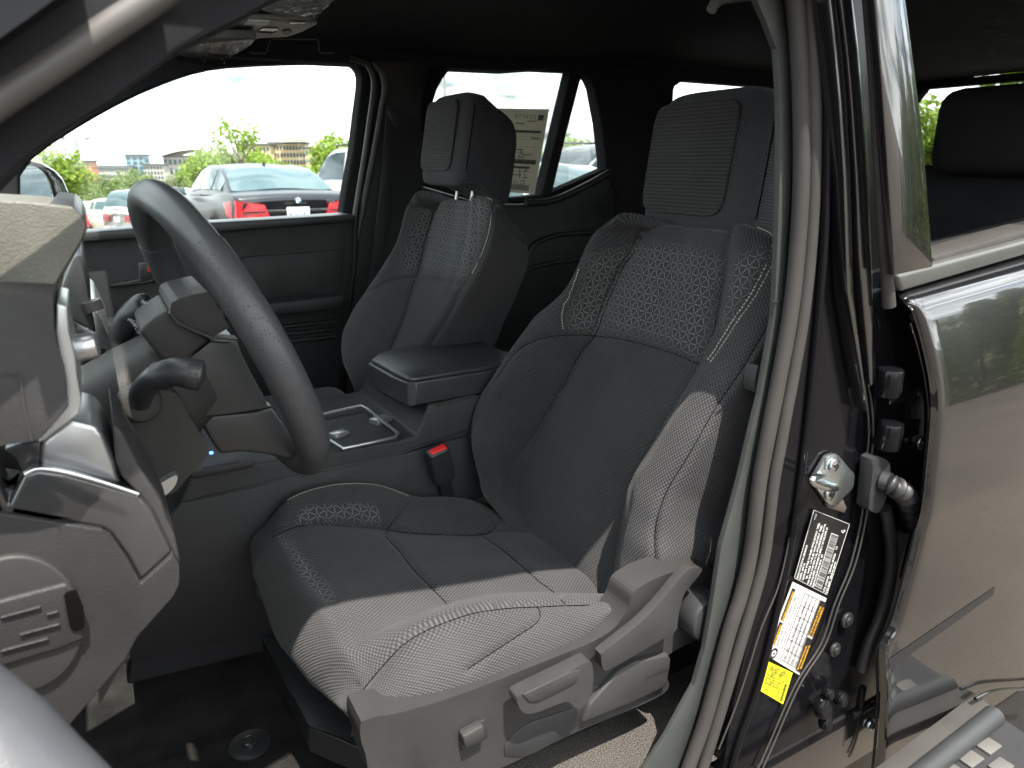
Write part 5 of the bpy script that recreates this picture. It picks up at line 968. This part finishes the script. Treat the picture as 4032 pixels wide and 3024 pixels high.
# red car door left open and the person at it
c = P(335, 835, D=25.3); dr3 = empty('open_door', (c[0],c[1],gz(c[0],c[1])), 'open red front door with a pale window beside the standing person', 'car door')
box('door_panel', (0,0,.62), (.62,.05,.66), plastic('red_paint', (.42,.02,.03), .3, coat=1, vary=0), dr3, .03); box('door_window', (-.02,0,1.19), (.50,.03,.46), plastic('pale_glass', (.35,.42,.40), .1, vary=0), dr3, .06)
def person(loc, label, skin, top, legs, hair):
    me = bpy.data.meshes.new('person'); J = [(0,0,.92),(0,0,1.15),(0,0,1.38),(0,0,1.50),(0,.01,1.62),(0,.01,1.72),(-.17,0,1.40),(-.24,.03,1.14),(-.20,.18,.98),(-.17,.26,.96),(.17,0,1.40),(.24,.02,1.14),(.24,.10,.92),(.24,.12,.84),(-.09,0,.86),(-.10,.02,.48),(-.10,0,.07),(-.10,.14,.03),(.09,0,.86),(.10,.02,.48),(.10,0,.07),(.10,.14,.03)]
    Ed = [(0,1),(1,2),(2,3),(3,4),(4,5),(2,6),(6,7),(7,8),(8,9),(2,10),(10,11),(11,12),(12,13),(0,14),(14,15),(15,16),(16,17),(0,18),(18,19),(19,20),(20,21)]
    Rr = [.13,.12,.13,.05,.085,.075,.065,.042,.034,.03,.065,.042,.034,.03,.085,.06,.04,.035,.085,.06,.04,.035]
    me.from_pydata(J, Ed, []); o = bpy.data.objects.new('person', me); COL.objects.link(o); md = o.modifiers.new('s', 'SKIN'); me.skin_vertices[0].data[0].use_root = True
    for v, r in zip(me.skin_vertices[0].data, Rr): v.radius = (r, r)
    o.modifiers.new('u', 'SUBSURF').levels = 1; dg = bpy.context.evaluated_depsgraph_get(); dg.update(); m2 = bpy.data.meshes.new_from_object(o.evaluated_get(dg)); bpy.data.objects.remove(o)
    for c in (skin, top, legs, hair): m2.materials.append(plastic('person_tone', c, .8, vary=0))
    for f in m2.polygons:
        z = f.center.z; x = abs(f.center.x); f.material_index = 2 if z < .92 else (1 if (z < 1.46 and not (x > .19 and z < 1.1)) else (3 if (z > 1.66 or (f.center.y < -.01 and z > 1.52)) else 0))
    m2.shade_smooth(); o = link(m2, 'person'); o.location = tuple(loc); tag(o, label, 'person'); return o
c = P(300, 800, D=25.9); person((c[0], c[1], gz(c[0], c[1])), 'person with reddish hair standing in the open door of the red car', (.5,.3,.22), (.20,.05,.04), (.05,.06,.10), (.32,.09,.04))
# ---------------------------------------------------------------- trees
def leafmat(name, a, b):
    t = NT(name); oi = t.n('ShaderNodeNewGeometry'); f = t.ramp(t.noise(2.2, 3), .35, .65); f3 = t.m_('MULTIPLY', oi.outputs['Random Per Island'], .6)
    col = t.mix(t.m_('MAXIMUM', f3, t.m_('MULTIPLY', f, .8)), a, b); t.l(col, t.p.inputs['Base Color']); t.p.inputs['Roughness'].default_value = .6
    tr = t.n('ShaderNodeBsdfTranslucent'); t.l(t.mix(.3, col, (.35,.5,.05)), tr.inputs[0]); mx = t.n('ShaderNodeMixShader'); mx.inputs[0].default_value = .35; t.l(t.p.outputs[0], mx.inputs[1]); t.l(tr.outputs[0], mx.inputs[2]); t.l(mx.outputs[0], t.out.inputs[0]); return t.m
LG = leafmat('fresh_leaves', (.11,.19,.02), (.26,.36,.04)); LD = leafmat('grey_green_leaves', (.09,.14,.045), (.19,.25,.10)); LC = leafmat('conifer_leaves', (.05,.10,.010), (.17,.23,.02)); BARK = plastic('bark', (.13,.10,.08), .9)
def make_tree(name, h, r, mat, nleaf=3200, ncl=34, size=.16, kind='round', trunk=.30, dens=1.0):
    rs_ = np.random.RandomState(int(h*97+r*13+ncl)); zc = h*trunk; vs, fs = [], []; cls = []
    for i in range(ncl):
        if kind == 'cone': t = rs_.rand()**.8; a = rs_.rand()*2*pi; rr_ = r*(1-t)*.85+.06; cls.append((rr_*cos(a), rr_*sin(a), .25+(h-.25)*t, (.34-.2*t)*r+.10))
        else:
            u = rs_.normal(size=3); u /= np.linalg.norm(u); k = rs_.rand()**.45; cls.append((u[0]*r*k*.85, u[1]*r*k*.85, zc+(h-zc)*(.5+.46*u[2]*k), r*(.20+.20*rs_.rand())))
    per = nleaf//ncl
    for cx_, cy_, cz, cr_ in cls:
        for j in range(per):
            u = rs_.normal(size=3); u /= np.linalg.norm(u); p = V(cx_,cy_,cz)+u*cr_*(rs_.rand()**.4); s = size*(.6+.8*rs_.rand()); n = rs_.normal(size=3); n[2] += .6; n /= np.linalg.norm(n)
            a = np.cross(n, rs_.normal(size=3)); a /= np.linalg.norm(a); b = np.cross(n, a)*.6; k0 = len(vs); vs += [p-a*s*.5, p+b*s*.5, p+a*s*.5, p-b*s*.5]; fs.append((k0,k0+1,k0+2,k0+3))
    root = empty(name); pydata('crown', vs, fs, mat, root, smooth=0); bm = bmesh.new(); tube('', [V(0,0,-.2), V(.02,.01,zc), V(0,.03,h*.8)], [.035*h**.7, .025*h**.7, .006*h], None, bm=bm, n=8)
    for cx_, cy_, cz, cr_ in cls[:14]: tube('', [V(0,0,max(zc*.8, cz-h*.28)), V(cx_*.5,cy_*.5,cz-h*.08), V(cx_,cy_,cz)], [.014*h**.7,.009*h**.7,.003*h**.6], None, bm=bm, n=6)
    fin(bm, 'trunk', BARK, root); return root
used = {}
def place(key, xy, label, s=1.0, rz=0, group=None, z=None, name='tree'):
    proto = PROTO[key]
    if key not in used: r = proto; used[key] = 1
    else:
        r = proto.copy(); COL.objects.link(r)
        for ch in list(proto.children): c = ch.copy(); COL.objects.link(c); c.parent = r
    r.name = name; r.location = (xy[0], xy[1], gz(xy[0], xy[1]) if z is None else z); r.rotation_euler.z = rz; r.scale = (s, s, s); tag(r, label, 'tree', group); return r
PROTO = dict(g1=make_tree('tree', 5.0, 2.0, LG, 4200, 40, .24), g2=make_tree('tree', 5.0, 2.3, LD, 5000, 46, .24, trunk=.12), y1=make_tree('tree', 4.2, 1.35, LG, 900, 26, .15, trunk=.42), c1=make_tree('conifer', 7.0, 1.25, LC, 9000, 150, .17, kind='cone', trunk=.12))
def tpx(key, x, ytop, D, label, group=None, name='tree', h0=5.0, z0=None):
    top = P(x, ytop, D=D); g = gz(top[0], top[1]); s = (top[2]-g)/h0; return place(key, (top[0], top[1]), label, s, (x*7 % 360)/57., group, name=name)
tpx('y1', 925, 436, 20, 'slender young tree with sparse bright leaves standing behind the dark sedan', h0=4.2)
tpx('g1', 820, 590, 38, 'bright green round tree left of the young tree')
tpx('g1', 765, 640, 44, 'green tree in front of the office block, left of the bright round one')
tpx('g1', 985, 595, 36, 'small bright tree between the young tree and the beige apartments')
tpx('g1', 1031, 600, 52, 'bushy green tree before the beige apartments, left one')
tpx('g1', 1095, 640, 50, 'low green tree above the roof of the dark sedan')
tpx('g1', 1335, 535, 26, 'large yellow green tree above the silver suv')
tpx('g1', 1245, 648, 40, 'green tree between the apartments and the silver suv')
tpx('g1', 190, 588, 30, 'green tree over the door mirror at the far left')
gA = 'trees massed along the edge of the lot'
for k, (x, y, D) in enumerate([(270,700,34),(330,705,36),(400,690,40),(470,675,42),(535,668,38),(590,690,36),(640,735,40),(700,690,44),(760,690,40),(225,690,36),(360,745,30),(470,740,31),(560,742,30),(650,760,34),(800,720,34)]):
    tpx('g2', x, y, D, 'bushy grey green tree massed along the lot edge beyond the parked cars', gA)
gB = 'distant trees seen through the rear windows'
for x, y, D, l in ((2110,590,40,'green tree between the price sticker and the window divider'),(2255,540,34,'tall green tree in the rear quarter window'),(2370,572,36,'green tree at the right edge of the rear quarter window')): tpx('g1', x, y, D, l)
tpx('g1', 3700, 395, 16, 'tree behind the rear window beside the rear headrest'); tpx('g2', 3790, 470, 18, 'low dark tree behind the rear headrest')
for k, (x, y) in enumerate(((15,5.2),(17,7.6),(20,6.4))): place('g1', (x,y), 'green tree in the row behind the white sedan, seen in the door mirror', 1.0, k, 'trees seen in the door mirror')
gC = 'tall hedge conifers reflected in the black door'
for k in range(19):
    a = radians(131-2.7*k); d = 8.6+.6*sin(k*2.1); place('c1', (d*sin(a)+.8, d*cos(a)+.5), 'tall dark conifer in the row behind the camera, mirrored in the rear door', .20 if k < 2 else .30 if k == 2 else .36+.06*sin(k*1.7+1.2)+.01*k, k*1.3, gC, name='conifer')
for k, a in enumerate((150, 165, 200, 215, 240)):
    a = radians(a); place('g2', (24*sin(a), 24*cos(a)), 'broad tree across the lot behind the camera', 1.1, k*1.1, 'broad trees behind the camera')
# ---------------------------------------------------------------- buildings and masts far off
def bld(name, x0, x1, y0, y1, D, wallm, label, rows, cols, yaw=0, winm=None, z_low=None, roofm=None, pad=.2, deep=4, band=None):
    a, b = P(x0, y0, D=D), P(x1, y0, D=D); w = np.linalg.norm((b-a)[:2]); top = (a[2]+b[2])/2; base = gz((a[0]+b[0])/2, (a[1]+b[1])/2)-2; bot = P(x0, y1, D=D)[2]; mid = (a+b)/2
    ang = atan2(b[1]-a[1], b[0]-a[0])+radians(yaw); root = empty(name, (mid[0], mid[1], base), label, 'building', rz=ang); H = top-base
    box('wall', (0, deep/2, H/2), (w, deep, H), wallm, root, .05); box('roof', (0, deep/2, H+.25), (w+1.0, deep+1, .5), roofm or M['trimg'], root, .1)
    wm = winm or M['wglassb']; zh = (top-bot)/rows; first = None
    for r in range(rows):
        for c in range(cols):
            x = -w/2+w*(c+.5)/cols; z = H-(r+.55)*zh
            if first is None: first = box('window', (0,0,0), (w/cols*(1-2*pad), .3, zh*.56), wm, root, .02); o = first
            else: o = first.copy(); COL.objects.link(o)
            o.parent = root; o.location = (x, -.03, z)
    return root
brick = plastic('red_brick', (.40,.19,.13), .9); stone = plastic('pale_stone', (.42,.39,.35), .9); beige = plastic('beige_render', (.60,.48,.30), .9); bluep = plastic('blue_glass_front', (.16,.25,.30), .3, coat=.2)
bld('brick_building', 262, 352, 636, 720, 210, brick, 'red brick building behind the light mast at the left', 4, 6)
bld('office_building', 352, 505, 655, 730, 230, stone, 'long pale office wing with rows of small dark windows', 3, 16, roofm=bluep)
bld('office_tower', 490, 565, 612, 705, 232, bluep, 'blue glass stair tower between the pale office wings', 5, 3)
bld('office_building', 562, 640, 650, 745, 228, stone, 'pale stone office block right of the blue glass tower', 5, 6)
bld('office_hall', 640, 905, 618, 690, 240, stone, 'wide pale hall with curved brown roof behind the trees', 2, 14)
rf = P(770, 618, D=238); hr_ = empty('curved_roof', (rf[0], rf[1], rf[2]), 'shallow brown curved roof on top of the wide hall', 'roof', rz=-radians(30)); 
G = np.array([[V(x, y, 2.4*cos(x/13*pi/2)**1.0 if abs(x) < 13 else 0) for x in np.linspace(-13, 13, 20)] for y in (0, 14)]); gridobj('roof_shell', G, plastic('tan_roof', (.48,.42,.32), .8), hr_)
bld('apartment_block', 935, 1060, 572, 680, 190, beige, 'beige apartment block left part behind the young tree', 4, 9)
bld('apartment_block', 1060, 1200, 566, 680, 195, beige, 'beige apartment block right part with a flat roof canopy', 4, 11)
bld('apartment_block', 1200, 1250, 585, 680, 192, beige, 'low beige end of the apartments beside the green tree', 3, 4)
cpt = P(1165, 550, D=193); box_ = box('roof_canopy', (cpt[0],cpt[1],cpt[2]), (7,5,.5), beige, None, .1); tag(box_, 'flat canopy standing on the roof of the beige apartments', 'canopy')
ms_ = plastic('mast_grey', (.30,.31,.30), .6)
def mast(x, ytop, D, label, h=None, arms=True, r=.09):
    t = P(x, ytop, D=D); g = gz(t[0], t[1]); root = empty('light_mast', (t[0],t[1],g), label, 'light mast'); H = t[2]-g
    tube('pole', [V(0,0,0), V(0,0,H)], [r, r*.6], ms_, root, n=10)
    if arms:
        for s in (-1, 1): tube('arm', [V(0,0,H), V(s*.6,0,H+.02), V(s*.8,0,H+.12)], .05, ms_, root, n=8); box('lamp_head', (s*.9,0,H+.14), (.8,.35,.16), ms_, root, .03)
mast(297, 550, 42, 'tall parking lot light mast with two lamp heads at the left', r=.2); mast(786, 525, 60, 'thin grey pole above the office hall', arms=False, r=.12)
mast(1750, 290, 30, 'thin pole rising behind the passenger headrest', arms=False, r=.07); mast(2208, 430, 40, 'faint mast beyond the rear door window', arms=False, r=.07)
sg = P(312, 690, D=41.5); tag(box('mast_sign', (sg[0],sg[1],sg[2]), (.30,.04,.36), M['laye'], None, .01), 'small yellow sign fixed to the light mast', 'sign')
for o in list(suv.children): o.matrix_parent_inverse = Matrix.Translation(-suv.location)
